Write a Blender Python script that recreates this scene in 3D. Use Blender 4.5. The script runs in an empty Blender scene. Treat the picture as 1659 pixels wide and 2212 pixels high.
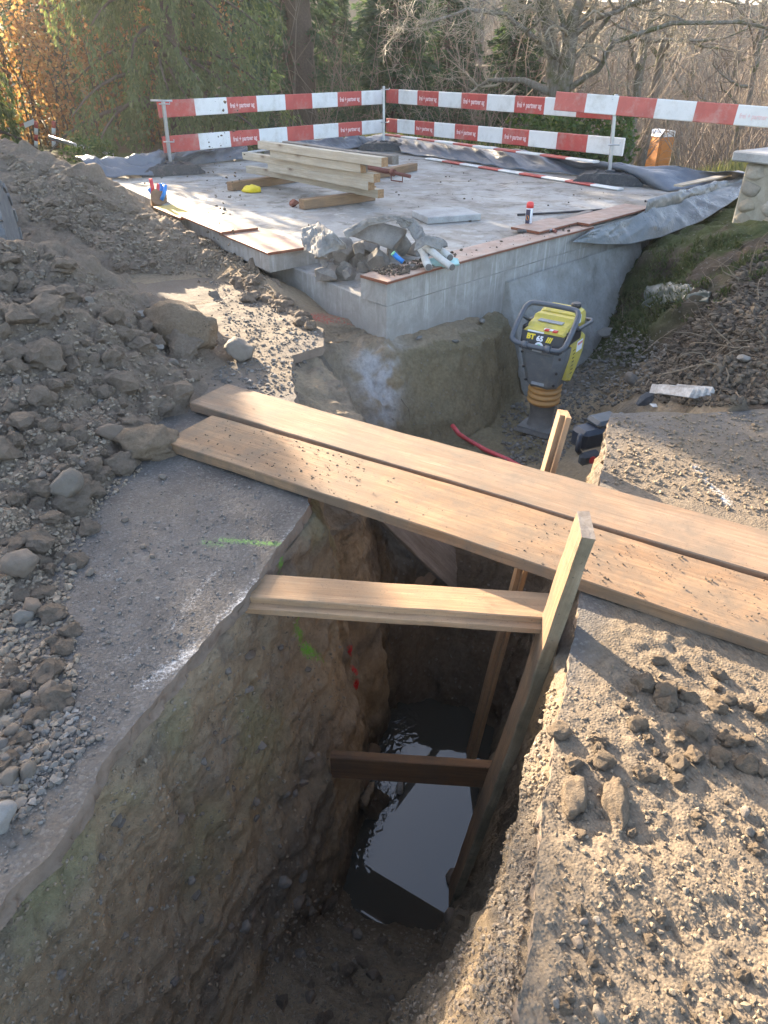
import bpy, bmesh, math, random
import numpy as np
from mathutils import Vector, Matrix
from mathutils.bvhtree import BVHTree
from mathutils.geometry import delaunay_2d_cdt
R = math.radians
random.seed(7)
rng = np.random.default_rng(7)
SC = bpy.context.scene
COL = SC.collection
# ------------------------------------------------------------------ camera
FPX, CAMH = 1500.0, 1.6
PITCH = math.atan(976 / 1500.0)
cd = bpy.data.cameras.new("camera"); cam = bpy.data.objects.new("camera", cd); COL.objects.link(cam)
cam.location = (0, 0, CAMH); cam.rotation_euler = (math.pi / 2 - PITCH, 0, 0)
cd.sensor_fit = 'VERTICAL'; cd.sensor_height = 24; cd.lens = 24 * FPX / 2212
cd.clip_start = 0.05; cd.clip_end = 900
SC.camera = cam
# ------------------------------------------------------------------ sky, sun, exposure
SUN_AZ = 32.0      # degrees left of straight ahead
SUN_EL = 17.0
w = bpy.data.worlds.new("World"); SC.world = w; w.use_nodes = True
wn = w.node_tree; bg = wn.nodes['Background']
sky = wn.nodes.new('ShaderNodeTexSky'); sky.sky_type = 'NISHITA'; sky.sun_disc = False
sky.sun_elevation = R(SUN_EL); sky.sun_rotation = R(-SUN_AZ); sky.air_density = 0.7; sky.dust_density = 2.0; sky.ozone_density = 0.6
wn.links.new(sky.outputs[0], bg.inputs[0]); bg.inputs[1].default_value = 0.15
sd = bpy.data.lights.new("sun", 'SUN'); sd.energy = 5.0; sd.angle = R(0.5); sd.color = (1.0, 0.85, 0.66)
sun = bpy.data.objects.new("sun", sd); COL.objects.link(sun)
SUNV = Vector((-math.sin(R(SUN_AZ)) * math.cos(R(SUN_EL)), math.cos(R(SUN_AZ)) * math.cos(R(SUN_EL)), math.sin(R(SUN_EL))))
sun.rotation_euler = SUNV.to_track_quat('Z', 'Y').to_euler(); sun.location = SUNV * 50
SC.view_settings.view_transform = 'Standard'; SC.view_settings.look = 'None'
SC.view_settings.exposure = 2.55; SC.view_settings.gamma = 1.0
SC.view_settings.use_white_balance = True; SC.view_settings.white_balance_temperature = 7000; SC.view_settings.white_balance_tint = 10   # camera balanced for the shade

# ------------------------------------------------------------------ helpers
def ray(x, y):
    u = (x - 829.5) / FPX; v = (y - 1106) / FPX
    return Vector((u, math.cos(PITCH) - v * math.sin(PITCH), -math.sin(PITCH) - v * math.cos(PITCH)))
def P(x, y, z=None, Y=None):
    """survey point: the world point seen at photo point (x, y) on level z or at distance Y"""
    d = ray(x, y); t = (z - CAMH) / d.z if z is not None else Y / d.y
    return Vector((d.x * t, d.y * t, CAMH + d.z * t))
TA = (.339, .941); TN = (.941, -.339)
def T(a, n, z): return (a * TA[0] + n * TN[0], a * TA[1] + n * TN[1], z)

def hash3(i, j, k, s=0):
    h = (i * 374761393 + j * 668265263 + k * 2147483647 + s * 1274126177) & 0xFFFFFFFF
    h = ((h ^ (h >> 13)) * 1274126177) & 0xFFFFFFFF
    h = ((h ^ (h >> 16)) * 2246822519) & 0xFFFFFFFF
    return ((h ^ (h >> 15)) & 0xFFFFFF) / float(0xFFFFFF)
def vnoise(p, s=0):
    p = np.asarray(p, float); f = np.floor(p).astype(np.int64); t = p - f; t = t * t * (3 - 2 * t)
    r = 0
    for dx in (0, 1):
        wx = t[:, 0] if dx else 1 - t[:, 0]
        for dy in (0, 1):
            wy = t[:, 1] if dy else 1 - t[:, 1]
            for dz in (0, 1):
                wz = t[:, 2] if dz else 1 - t[:, 2]
                r = r + wx * wy * wz * hash3(f[:, 0] + dx, f[:, 1] + dy, f[:, 2] + dz, s)
    return r * 2 - 1
def fbm(p, o=4, s=0):
    p = np.asarray(p, float); r = 0; a = .5
    for i in range(o):
        r = r + a * vnoise(p, s + i); p = p * 2.03 + 11.3; a *= .5
    return r
def worley(p, s=0, jit=.9):
    p = np.asarray(p, float); f = np.floor(p).astype(np.int64); t = p - f
    best = np.full(len(p), 9.0); idv = np.zeros(len(p))
    for dx in (-1, 0, 1):
        for dy in (-1, 0, 1):
            for dz in (-1, 0, 1):
                c = (f[:, 0] + dx, f[:, 1] + dy, f[:, 2] + dz)
                o = [.5 + jit * (hash3(*c, s + 31 * q) - .5) for q in (1, 2, 3)]
                d = (dx + o[0] - t[:, 0]) ** 2 + (dy + o[1] - t[:, 1]) ** 2 + (dz + o[2] - t[:, 2]) ** 2
                m = d < best; best = np.where(m, d, best); idv = np.where(m, hash3(*c, s + 7), idv)
    return np.sqrt(best), idv
def sstep(a, b, x):
    t = np.clip((x - a) / (b - a), 0, 1); return t * t * (3 - 2 * t)

def refine(V, F, L):
    """split edges longer than L(midpoint) until none is left"""
    V = np.asarray(V, float); F = np.asarray(F, np.int64)
    for it in range(14):
        E = np.concatenate([F[:, [0, 1]], F[:, [1, 2]], F[:, [2, 0]]]); E.sort(axis=1)
        key = E[:, 0] * (len(V) + 1) + E[:, 1]
        uk, ui, inv = np.unique(key, return_index=True, return_inverse=True)
        ue = E[ui]; mid = (V[ue[:, 0]] + V[ue[:, 1]]) / 2
        ln = np.linalg.norm(V[ue[:, 0]] - V[ue[:, 1]], axis=1)
        split = ln > L(mid)
        if not split.any(): break
        nid = np.full(len(ue), -1, np.int64); nid[split] = len(V) + np.arange(split.sum())
        V = np.concatenate([V, mid[split]])
        n = len(F); m = nid[inv.ravel()].reshape(3, n).T
        out = []
        cnt = (m >= 0).sum(axis=1)
        out.append(F[cnt == 0])
        q = F[cnt == 3]; k = m[cnt == 3]
        out += [np.c_[q[:, 0], k[:, 0], k[:, 2]], np.c_[k[:, 0], q[:, 1], k[:, 1]], np.c_[k[:, 2], k[:, 1], q[:, 2]], k]
        for r in range(3):
            s1 = (cnt == 1) & (m[:, r] >= 0)
            q = np.roll(F[s1], -r, axis=1); k = m[s1, r]
            out += [np.c_[q[:, 0], k, q[:, 2]], np.c_[k, q[:, 1], q[:, 2]]]
            s2 = (cnt == 2) & (m[:, r] < 0)
            q = np.roll(F[s2], -r, axis=1); k1 = m[s2, (r + 1) % 3]; k2 = m[s2, (r + 2) % 3]
            out += [np.c_[q[:, 0], q[:, 1], k1], np.c_[q[:, 0], k1, k2], np.c_[k2, k1, q[:, 2]]]
        F = np.concatenate(out)
    return V, F
def vnormals(V, F):
    n = np.cross(V[F[:, 1]] - V[F[:, 0]], V[F[:, 2]] - V[F[:, 0]])
    N = np.zeros_like(V)
    for c in range(3):
        for a in range(3): N[:, a] += np.bincount(F[:, c], n[:, a], len(V))
    return N / np.maximum(np.linalg.norm(N, axis=1, keepdims=True), 1e-12)
def np_mesh(name, V, F, smooth=True):
    me = bpy.data.meshes.new(name); V = np.asarray(V, np.float32); F = np.asarray(F, np.int32)
    k = F.shape[1]
    me.vertices.add(len(V)); me.vertices.foreach_set('co', V.ravel())
    me.loops.add(len(F) * k); me.loops.foreach_set('vertex_index', F.ravel())
    me.polygons.add(len(F)); me.polygons.foreach_set('loop_start', np.arange(0, len(F) * k, k, dtype=np.int32))
    me.polygons.foreach_set('loop_total', np.full(len(F), k, np.int32))
    me.polygons.foreach_set('use_smooth', np.full(len(F), smooth, bool))
    me.update(calc_edges=True); return me
def attr(me, name, rgba):
    a = me.color_attributes.new(name, 'FLOAT_COLOR', 'POINT')
    rgba = np.asarray(rgba, np.float32)
    if rgba.shape[1] == 3: rgba = np.c_[rgba, np.ones(len(rgba), np.float32)]
    a.data.foreach_set('color', rgba.ravel())
def delaunay(pts):
    """pts Nx3 -> V, F triangulated in plan"""
    pts = np.asarray([tuple(p) for p in pts], float)
    vs, es, fs, ov, oe, of = delaunay_2d_cdt([Vector(p[:2]) for p in pts], [], [], 0, 1e-4)
    V = np.array([[v.x, v.y, pts[o[0]][2]] for v, o in zip(vs, ov)])
    F = np.array([list(f) for f in fs])
    a = V[F[:, 1]] - V[F[:, 0]]; b = V[F[:, 2]] - V[F[:, 0]]
    fl = a[:, 0] * b[:, 1] - a[:, 1] * b[:, 0] < 0
    F[fl] = F[fl][:, ::-1]
    return V, F
def dens(line, step=.07):
    out = []
    for p, q in zip(line[:-1], line[1:]):
        p = np.array(tuple(p), float); q = np.array(tuple(q), float)
        n = max(1, int(np.linalg.norm(q - p) / step))
        out += [tuple(p + (q - p) * i / n) for i in range(n)]
    out.append(tuple(line[-1])); return out

def link(name, me, mat=None, parent=None):
    o = bpy.data.objects.new(name, me); COL.objects.link(o)
    if mat is not None and me is not None and len(me.materials) == 0:
        for m in (mat if isinstance(mat, (list, tuple)) else [mat]): me.materials.append(m)
    if parent is not None: o.parent = parent
    return o
def tag(o, label=None, cat=None, group=None, kind=None):
    if label: o['label'] = label
    if cat: o['category'] = cat
    if group: o['group'] = group
    if kind: o['kind'] = kind
    return o
def empty(name, loc=(0, 0, 0), label=None, cat=None, group=None, rz=0):
    o = bpy.data.objects.new(name, None); COL.objects.link(o); o.location = loc; o.rotation_euler = (0, 0, rz)
    o.empty_display_size = .1
    return tag(o, label, cat, group)
def frame(o, origin, x, z=(0, 0, 1)):
    """place o with local X along x and local Z near z"""
    x = Vector(x).normalized(); z = Vector(z); y = z.cross(x).normalized(); z = x.cross(y)
    m = Matrix((x, y, z)).transposed().to_4x4(); m.translation = Vector(origin)
    o.matrix_world = m; return o

class MB:
    """collects pieces of one mesh"""
    def __init__(s): s.v = []; s.f = []; s.mi = []; s.sm = []
    def add(s, vs, fs, mi=0, sm=False):
        b = len(s.v); s.v += [tuple(v) for v in vs]
        s.f += [tuple(i + b for i in f) for f in fs]; s.mi += [mi] * len(fs); s.sm += [sm] * len(fs); return s
    def box(s, x0, x1, y0, y1, z0, z1, mi=0, c=0.0):
        if c <= 0:
            vs = [(x, y, z) for x in (x0, x1) for y in (y0, y1) for z in (z0, z1)]
            return s.add(vs, [(0, 1, 3, 2), (4, 6, 7, 5), (0, 4, 5, 1), (2, 3, 7, 6), (0, 2, 6, 4), (1, 5, 7, 3)], mi)
        bm = bmesh.new(); bmesh.ops.create_cube(bm, size=1)
        for v in bm.verts: v.co = ((x0 + x1) / 2 + v.co.x * (x1 - x0), (y0 + y1) / 2 + v.co.y * (y1 - y0), (z0 + z1) / 2 + v.co.z * (z1 - z0))
        bmesh.ops.bevel(bm, geom=bm.edges[:], offset=c, segments=1, affect='EDGES')
        return s.bm(bm, mi)
    def bm(s, bm, mi=0, sm=False, M=None):
        bm.verts.ensure_lookup_table(); bm.verts.index_update()
        s.add([(M @ v.co if M else v.co) for v in bm.verts], [[v.index for v in f.verts] for f in bm.faces], mi, sm); bm.free(); return s
    def prism(s, poly, z0, z1, mi=0, ax='z'):
        n = len(poly)
        def m(p, z): return {'z': (p[0], p[1], z), 'x': (z, p[0], p[1]), 'y': (p[0], z, p[1])}[ax]
        vs = [m(p, z0) for p in poly] + [m(p, z1) for p in poly]
        fs = [tuple(range(n))[::-1], tuple(range(n, 2 * n))] + [(i, (i + 1) % n, n + (i + 1) % n, n + i) for i in range(n)]
        if ax == 'y': fs = [f[::-1] for f in fs]
        return s.add(vs, fs, mi)
    def tube(s, pts, r, n=8, mi=0, cap=True, closed=False):
        pts = [Vector(p) for p in pts]; k = len(pts)
        rs = r if isinstance(r, (list, tuple)) else [r] * k
        vs = []; up = None
        for i, p in enumerate(pts):
            if closed: d = pts[(i + 1) % k] - pts[i - 1]
            else: d = pts[min(i + 1, k - 1)] - pts[max(i - 1, 0)]
            d = d.normalized() if d.length > 1e-9 else Vector((0, 0, 1))
            if up is None: up = Vector((0, 0, 1)) if abs(d.z) < .9 else Vector((1, 0, 0))
            a = (up - d * up.dot(d)).normalized(); b = d.cross(a); up = a
            for j in range(n):
                t = 2 * math.pi * j / n; vs.append(p + (a * math.cos(t) + b * math.sin(t)) * rs[i])
        fs = []
        for i in range(k if closed else k - 1):
            for j in range(n):
                i2 = (i + 1) % k; fs.append((i * n + j, i * n + (j + 1) % n, i2 * n + (j + 1) % n, i2 * n + j))
        s.add(vs, fs, mi, True)
        if cap and not closed:
            b = len(s.v) - len(vs)
            s.f += [tuple(b + j for j in range(n))[::-1], tuple(b + (k - 1) * n + j for j in range(n))]; s.mi += [mi] * 2; s.sm += [False] * 2
        return s
    def lathe(s, prof, n=24, mi=0, c=(0, 0), cap=True):
        vs = [(c[0] + r * math.cos(2 * math.pi * j / n), c[1] + r * math.sin(2 * math.pi * j / n), z) for r, z in prof for j in range(n)]
        fs = [(i * n + j, i * n + (j + 1) % n, (i + 1) * n + (j + 1) % n, (i + 1) * n + j) for i in range(len(prof) - 1) for j in range(n)]
        s.add(vs, fs, mi, True)
        if cap:
            b = len(s.v) - len(vs); k = len(prof)
            s.f += [tuple(b + j for j in range(n))[::-1], tuple(b + (k - 1) * n + j for j in range(n))]; s.mi += [mi] * 2; s.sm += [False] * 2
        return s
    def mesh(s, name):
        me = bpy.data.meshes.new(name); me.from_pydata(s.v, [], s.f)
        me.polygons.foreach_set('material_index', s.mi); me.polygons.foreach_set('use_smooth', s.sm); me.update(); return me
    def build(s, name, mat, parent=None): return link(name, s.mesh(name), mat, parent)

# ------------------------------------------------------------------ materials
class NT:
    def __init__(s, name):
        s.m = bpy.data.materials.new(name); s.m.use_nodes = True; s.t = s.m.node_tree; s.t.nodes.clear()
        s.out = s.t.nodes.new('ShaderNodeOutputMaterial')
    def n(s, typ, ins=None, **pr):
        nd = s.t.nodes.new('ShaderNode' + typ)
        for k, v in pr.items(): setattr(nd, k, v)
        for k, v in (ins or {}).items(): s.set(nd.inputs[k], v)
        return nd
    def set(s, sock, v):
        if isinstance(v, bpy.types.NodeSocket): s.t.links.new(v, sock)
        else:
            if isinstance(v, (tuple, list)) and len(v) == 3 and sock.type == 'RGBA': v = (*v, 1)
            sock.default_value = v
    def co(s, kind='Object', scale=(1, 1, 1)):
        c = s.n('TexCoord').outputs[kind]
        if isinstance(scale, (int, float)): scale = (scale,) * 3
        if tuple(scale) == (1, 1, 1): return c
        return s.n('Mapping', {'Vector': c, 'Scale': scale}).outputs[0]
    def noise(s, vec, scale=5, detail=4, rough=.6, dist=0): return s.n('TexNoise', {'Vector': vec, 'Scale': scale, 'Detail': detail, 'Roughness': rough, 'Distortion': dist}).outputs[0]
    def vor(s, vec, scale=20, feature='F1', out='Distance', rnd=1.0): return s.n('TexVoronoi', {'Vector': vec, 'Scale': scale, 'Randomness': rnd}, feature=feature).outputs[out]
    def ramp(s, f, stops):
        nd = s.n('ValToRGB', {'Fac': f}); e = nd.color_ramp.elements
        while len(e) < len(stops): e.new(.5)
        for q, (p, c) in zip(e, stops):
            q.position = p; q.color = (*c, 1) if isinstance(c, (tuple, list)) else (c, c, c, 1)
        return nd.outputs[0]
    def mix(s, f, a, b, mode='MIX'):
        nd = s.n('Mix', data_type='RGBA', blend_type=mode); s.set(nd.inputs[0], f); s.set(nd.inputs[6], a); s.set(nd.inputs[7], b); return nd.outputs[2]
    def math(s, op, a, b=0.0, c=0.0, clamp=False):
        nd = s.n('Math', operation=op, use_clamp=clamp); s.set(nd.inputs[0], a); s.set(nd.inputs[1], b)
        if op in ('MULTIPLY_ADD',): s.set(nd.inputs[2], c)
        return nd.outputs[0]
    def rng(s, v, a, b, c=0., d=1.): return s.n('MapRange', {'Value': v, 'From Min': a, 'From Max': b, 'To Min': c, 'To Max': d}).outputs[0]
    def attr(s, name): return s.n('Attribute', attribute_name=name)
    def bump(s, h, strength=.5, dist=.01, prev=None):
        nd = s.n('Bump', {'Height': h, 'Strength': strength, 'Distance': dist})
        if prev is not None: s.set(nd.inputs['Normal'], prev)
        return nd.outputs[0]
    def bsdf(s, col, rough=.8, normal=None, metal=0., spec=.5, **kw):
        nd = s.n('BsdfPrincipled', {'Base Color': col, 'Roughness': rough, 'Metallic': metal, 'Specular IOR Level': spec})
        if normal is not None: s.set(nd.inputs['Normal'], normal)
        for k, v in kw.items(): s.set(nd.inputs[k.replace('_', ' ')], v)
        s.t.links.new(nd.outputs[0], s.out.inputs[0]); return s.m

def m_soil(name, usetint=True, base=(.17, .13, .09), peb=1.0, rough=.92, sx=1.0):
    t = NT(name); c = t.co('Object')
    big = t.noise(c, 2.2 * sx, 6, .65); fine = t.noise(c, 38 * sx, 6, .7); mic = t.noise(c, 190, 3, .7)
    cw = t.mix(.035, c, t.n('TexNoise', {'Vector': c, 'Scale': 20, 'Detail': 3}).outputs['Color'])
    cell = t.vor(cw, 42 * sx, out='Color'); pd = t.vor(cw, 42 * sx)
    b = t.attr('tint').outputs['Color'] if usetint else base
    col = t.mix(t.rng(big, .3, .7), b, t.mix(1.0, b, (1.32, 1.25, 1.18), 'MULTIPLY'))
    col = t.mix(t.rng(fine, .35, .7, 0, .75), col, t.mix(1.0, col, (.55, .52, .5), 'MULTIPLY'))
    hue = t.n('SeparateColor', {'Color': cell}).outputs[0]
    pe = t.math('MULTIPLY', t.rng(hue, .8, .9), t.math('MULTIPLY', t.rng(pd, .5, .3), t.rng(fine, .42, .58)))
    pe = t.math('MULTIPLY', pe, .55 * peb, clamp=True)
    col = t.mix(pe, col, t.mix(t.n('SeparateColor', {'Color': cell}).outputs[1], (.2, .19, .175), (.36, .33, .3)))
    if usetint:
        pa = t.n('SeparateColor', {'Color': t.attr('paint').outputs['Color']})
        pn = t.rng(t.noise(c, 70, 5, .75), .3, .62)
        for k, cc in ((0, (.62, .03, .035)), (1, (.17, .42, .05)), (2, (.62, .6, .56))):
            f = t.rng(t.math('MULTIPLY_ADD', pn, .8, t.math('MULTIPLY', pa.outputs[k], 1.3)), .75, 1.3)
            f = t.math('MULTIPLY', f, t.rng(pa.outputs[k], .02, .12), clamp=True)
            col = t.mix(f, col, cc)
    h = t.math('MULTIPLY_ADD', fine, .7, t.math('MULTIPLY', pe, .5))
    h = t.math('MULTIPLY_ADD', mic, .35, h)
    h = t.math('MULTIPLY_ADD', t.noise(c, 95 * sx, 5, .75), .5, h)
    nb = t.bump(h, 1.0, .018)
    return t.bsdf(col, rough, nb, spec=.25)
def m_wood(name, a, b, dirt=(.16, .13, .1), dirtamt=.5, rough=.75, knots=True, grain=1.0, wet=0.):
    t = NT(name); c = t.co('Object')
    st = t.n('Mapping', {'Vector': c, 'Scale': (1.3, 22, 22)}).outputs[0]
    g = t.noise(st, 2.5 * grain, 7, .65, .6)
    st2 = t.n('Mapping', {'Vector': c, 'Scale': (.5, 6, 6)}).outputs[0]
    g2 = t.noise(st2, 2, 4, .6, .8)
    col = t.mix(t.rng(g, .35, .66), a, tuple(x * .92 for x in b))
    col = t.mix(t.rng(g2, .35, .75, 0, .6), col, t.mix(1.0, b, (.72, .6, .5), 'MULTIPLY'))
    if knots:
        kv = t.vor(t.n('Mapping', {'Vector': c, 'Scale': (1.4, 4.2, 4.2)}).outputs[0], 1.6)
        col = t.mix(t.rng(kv, .10, .065, 0, .85), col, (.07, .04, .025))
        col = t.mix(t.rng(kv, .2, .1, 0, .45), col, (.19, .1, .05))
    sp1 = t.noise(t.n('Mapping', {'Vector': c, 'Scale': (.8, 60, 60)}).outputs[0], 1.5, 3, .6)
    col = t.mix(t.rng(sp1, .64, .7, 0, .6), col, t.mix(1.0, col, (.35, .3, .26), 'MULTIPLY'))
    big = t.noise(c, 1.7, 5, .7, .5)
    col = t.mix(t.rng(big, .46, .66, 0, dirtamt * .75), col, tuple(x * 1.05 for x in dirt))
    d = t.noise(c, 7, 7, .72)
    col = t.mix(t.rng(d, .44, .68, 0, dirtamt), col, dirt)
    sp = t.noise(c, 90, 3, .7)
    col = t.mix(t.rng(sp, .62, .72, 0, dirtamt), col, tuple(x * .45 for x in dirt))
    nb = t.bump(t.math('MULTIPLY_ADD', g, .8, t.math('MULTIPLY', d, .6)), .5, .004)
    return t.bsdf(col, rough, nb, spec=.3)
def m_concrete(name, base=(.36, .355, .34), dark=(.2, .19, .175), sc=1.0, streak=False, rough=.85, attrn=None):
    t = NT(name); c = t.co('Object')
    n1 = t.noise(c, 1.6 * sc, 7, .66); n2 = t.noise(c, 22 * sc, 5, .7); n3 = t.noise(c, 150, 3, .6)
    col = t.mix(t.rng(n1, .35, .68), dark, base)
    col = t.mix(t.rng(n2, .5, .75, 0, .55), col, t.mix(1.0, col, (.6, .57, .53), 'MULTIPLY'))
    if streak:
        s1 = t.noise(t.n('Mapping', {'Vector': c, 'Scale': (9, 9, .8)}).outputs[0], 2, 5, .7)
        col = t.mix(t.rng(s1, .52, .66, 0, .7), col, (.55, .545, .54))
        col = t.mix(t.rng(s1, .45, .3, 0, .5), col, (.2, .19, .17))
    pits = t.vor(c, 60, 'F1')
    h = t.math('MULTIPLY_ADD', n2, .8, t.math('MULTIPLY', n3, .3))
    h = t.math('ADD', h, t.rng(pits, .0, .12, -.3, 0))
    return t.bsdf(col, rough, t.bump(h, .5, .008), spec=.3)
def m_plain(name, col, rough=.5, metal=0., var=.25, sc=14, bump=.1, spec=.5, dirt=None, dirtamt=.4, **kw):
    t = NT(name); c = t.co('Object')
    n = t.noise(c, sc, 5, .65)
    cc = t.mix(t.rng(n, .35, .7, 0, 1), col, tuple(x * (1 - var) for x in col))
    if dirt:
        n2 = t.noise(c, sc * .6, 6, .75); cc = t.mix(t.rng(n2, .5, .72, 0, dirtamt), cc, dirt)
    return t.bsdf(cc, t.rng(n, .3, .7, rough * .85, min(1, rough * 1.15)), t.bump(n, bump, .004), metal, spec, **kw)
def m_leaf(name, cols, trans=.35, rough=.6):
    t = NT(name)
    oi = t.n('NewGeometry').outputs['Random Per Island']
    col = t.ramp(oi, [(i / max(1, len(cols) - 1), c) for i, c in enumerate(cols)])
    d = t.n('BsdfDiffuse', {'Color': col}); tr = t.n('BsdfTranslucent', {'Color': t.mix(1.0, col, (1.15, 1.25, .7), 'MULTIPLY')})
    gl = t.n('BsdfGlossy', {'Color': (.5, .5, .5, 1), 'Roughness': rough})
    m1 = t.n('MixShader', {0: trans}); t.t.links.new(d.outputs[0], m1.inputs[1]); t.t.links.new(tr.outputs[0], m1.inputs[2])
    m2 = t.n('MixShader', {0: .06}); t.t.links.new(m1.outputs[0], m2.inputs[1]); t.t.links.new(gl.outputs[0], m2.inputs[2])
    t.t.links.new(m2.outputs[0], t.out.inputs[0]); return t.m

M = {}
M['ground'] = m_soil('soil_ground')
M['heap'] = m_soil('soil_spoil', False, (.225, .182, .14), .5)
M['lump'] = m_soil('soil_lump', False, (.215, .168, .12), .4, sx=1.6); M['mudroll'] = m_soil('mud_roll', False, (.19, .15, .108), .3, sx=1.6)
M['clod'] = m_soil('soil_clod', False, (.225, .182, .14), .4, sx=.14)
M['mudclod'] = m_soil('mud_clod', False, (.235, .185, .133), .3, sx=.14)
# ================================================================== GROUND
def interp(xs, ys): return lambda v: np.interp(v, xs, ys)
floor_z = interp([-.6, .3, .8, 1.2, 1.5, 1.72, 1.95, 2.4, 2.9, 3.1, 3.25], [-1.25, -1.32, -1.4, -1.6, -1.84, -2.0, -2.12, -2.16, -2.1, -2.02, -1.9])
rmid_n = interp([-.6, .3, .9, 1.3, 3], [-.26, -.26, -.18, -.045, -.04])
rfoot_n = interp([-.6, .3, .9, 1.5, 3], [-.55, -.55, -.48, -.33, -.36])
lfoot_n = interp([-.6, .6, 1.2, 1.7, 3], [-.92, -.9, -.85, -.86, -.95])
WATER_Z = -2.0
gp = []
A_ = np.arange(-.6, 2.31, .07)
for a in A_:
    fz = float(floor_z(a))
    gp += [T(a, -1.135, -.058), T(a, -1.115, -.1), T(a, -1.09 + .02 * math.sin(a * 5), -.62), T(a, -1.05 + .03 * math.sin(a * 4), -.8), T(a, float(np.interp(a, [.6, 1.3, 1.7, 2.1, 2.3], [-1.0, -.97, -.9, -.92, -1.0])), -1.15), T(a, min(float(lfoot_n(a)), -.9) * .5 - .44, (fz - 1.2) / 2 - .1), T(a, float(lfoot_n(a)), fz + .02),
           T(a, -.78, fz - .02), T(a, -.6, fz - .03), T(a, float(np.interp(a, [0, 1.0, 1.4, 3], [-.4, -.38, -.1, -.1])), -1.25), T(a, float(rfoot_n(a)), fz), T(a, float(rmid_n(a)), -.62), T(a, -.03, -.1), T(a, .012, -.058)]
for a in np.arange(2.33, 3.1, .07):
    fz = float(floor_z(a))
    gp += [T(a, -.98, fz), T(a, -.7, fz - .03), T(a, -.36, fz), T(a, -.11, -1.25), T(a, -.05, -.6), T(a, -.03, -.1), T(a, .012, -.058)]
def W3(l): gp.extend(dens(l))
# under the rim of the left pavement, going back
W3([(-.33, 2.60, -.058), (-.36, 2.95, -.058), (-.45, 3.4, -.058), (-.53, 3.7, -.058), (-.62, 4.3, -.058), (-.46, 4.45, -.058), (-.45, 4.8, -.058), (-.67, 5.03, -.05), (-1.03, 5.63, -.03), (-1.5, 6.2, .0)])
W3([(-.24, 2.62, -.55), (-.27, 2.95, -.4), (-.32, 3.3, -.2)])
W3([(.02, 3.12, -2.05), (.3, 3.2, -2.05), (.55, 3.14, -2.0), (.68, 3.1, -1.9)]); W3([(.03, 3.3, -1.6), (.35, 3.42, -1.62), (.6, 3.36, -1.55)])
W3([(-.40, 4.42, -.13), (-.25, 4.15, -.17), (-.14, 3.85, -.22), (-.10, 3.6, -.28), (-.11, 3.3, -.33), (-.12, 3.05, -.42)])       # lip of the spur
W3([(-.3, 4.62, -.33), (-.14, 4.36, -.6), (.04, 4.08, -.74), (.1, 3.8, -.85), (.08, 3.5, -1.15), (.02, 3.2, -1.6)])             # its foot
W3([(-.33, 4.75, -.2), (-.2, 4.8, -.22), (-.08, 4.72, -.36), (-.02, 4.5, -.6)])                                               # crevice
W3([(-.6, 5.4, -.04), (-.35, 5.12, -.12), (-.16, 4.98, -.13), (0, 4.9, -.09), (.5, 5.4, -.14), (.99, 5.89, -.18)])            # along the wall
W3([(-.95, 5.82, .08), (-2.3, 7.56, .22), (-3.3, 9.5, .27), (-4.4, 11.1, .27)])
W3([(.02, 4.84, -.15), (.14, 4.89, -.2), (.40, 5.0, -.21), (.716, 5.11, -.22), (.9, 5.4, -.22), (1.02, 5.69, -.2)])           # ledge lip
W3([(-.02, 4.5, -.6), (.2, 4.55, -.74), (.6, 4.72, -.82), (.85, 4.98, -.83), (.98, 5.25, -.84), (1.05, 5.5, -.85)])           # its foot
W3([(.95, 5.4, -.86), (2.1, 6.6, -.85)]); W3([(1.0, 5.9, -.95), (2.2, 7.1, -.9)])
gp += [(.5, 4.2, -.8), (1.1, 4.7, -.81), (1.5, 5.4, -.8), (1.0, 3.9, -.8), (1.45, 4.6, -.78), (1.85, 5.6, -.75), (.6, 3.78, -.84), (.35, 3.82, -.85), (.75, 3.5, -1.05), (.45, 3.6, -1.05), (.85, 3.75, -.82), (.2, 3.55, -1.2)]
# rim of the right pavement
W3([(.99, 2.70, -.058), (1.245, 3.41, -.058), (1.45, 3.41, -.058), (2.1, 3.45, -.04), (3.2, 3.45, .0)])
W3([(.92, 2.72, -.4), (1.16, 3.36, -.3), (1.3, 3.53, -.3)]); W3([(.86, 3.1, -1.5), (.98, 3.35, -.95), (1.2, 3.62, -.74), (1.5, 3.68, -.5), (1.8, 3.75, -.2), (2.2, 3.7, .02)])
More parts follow.
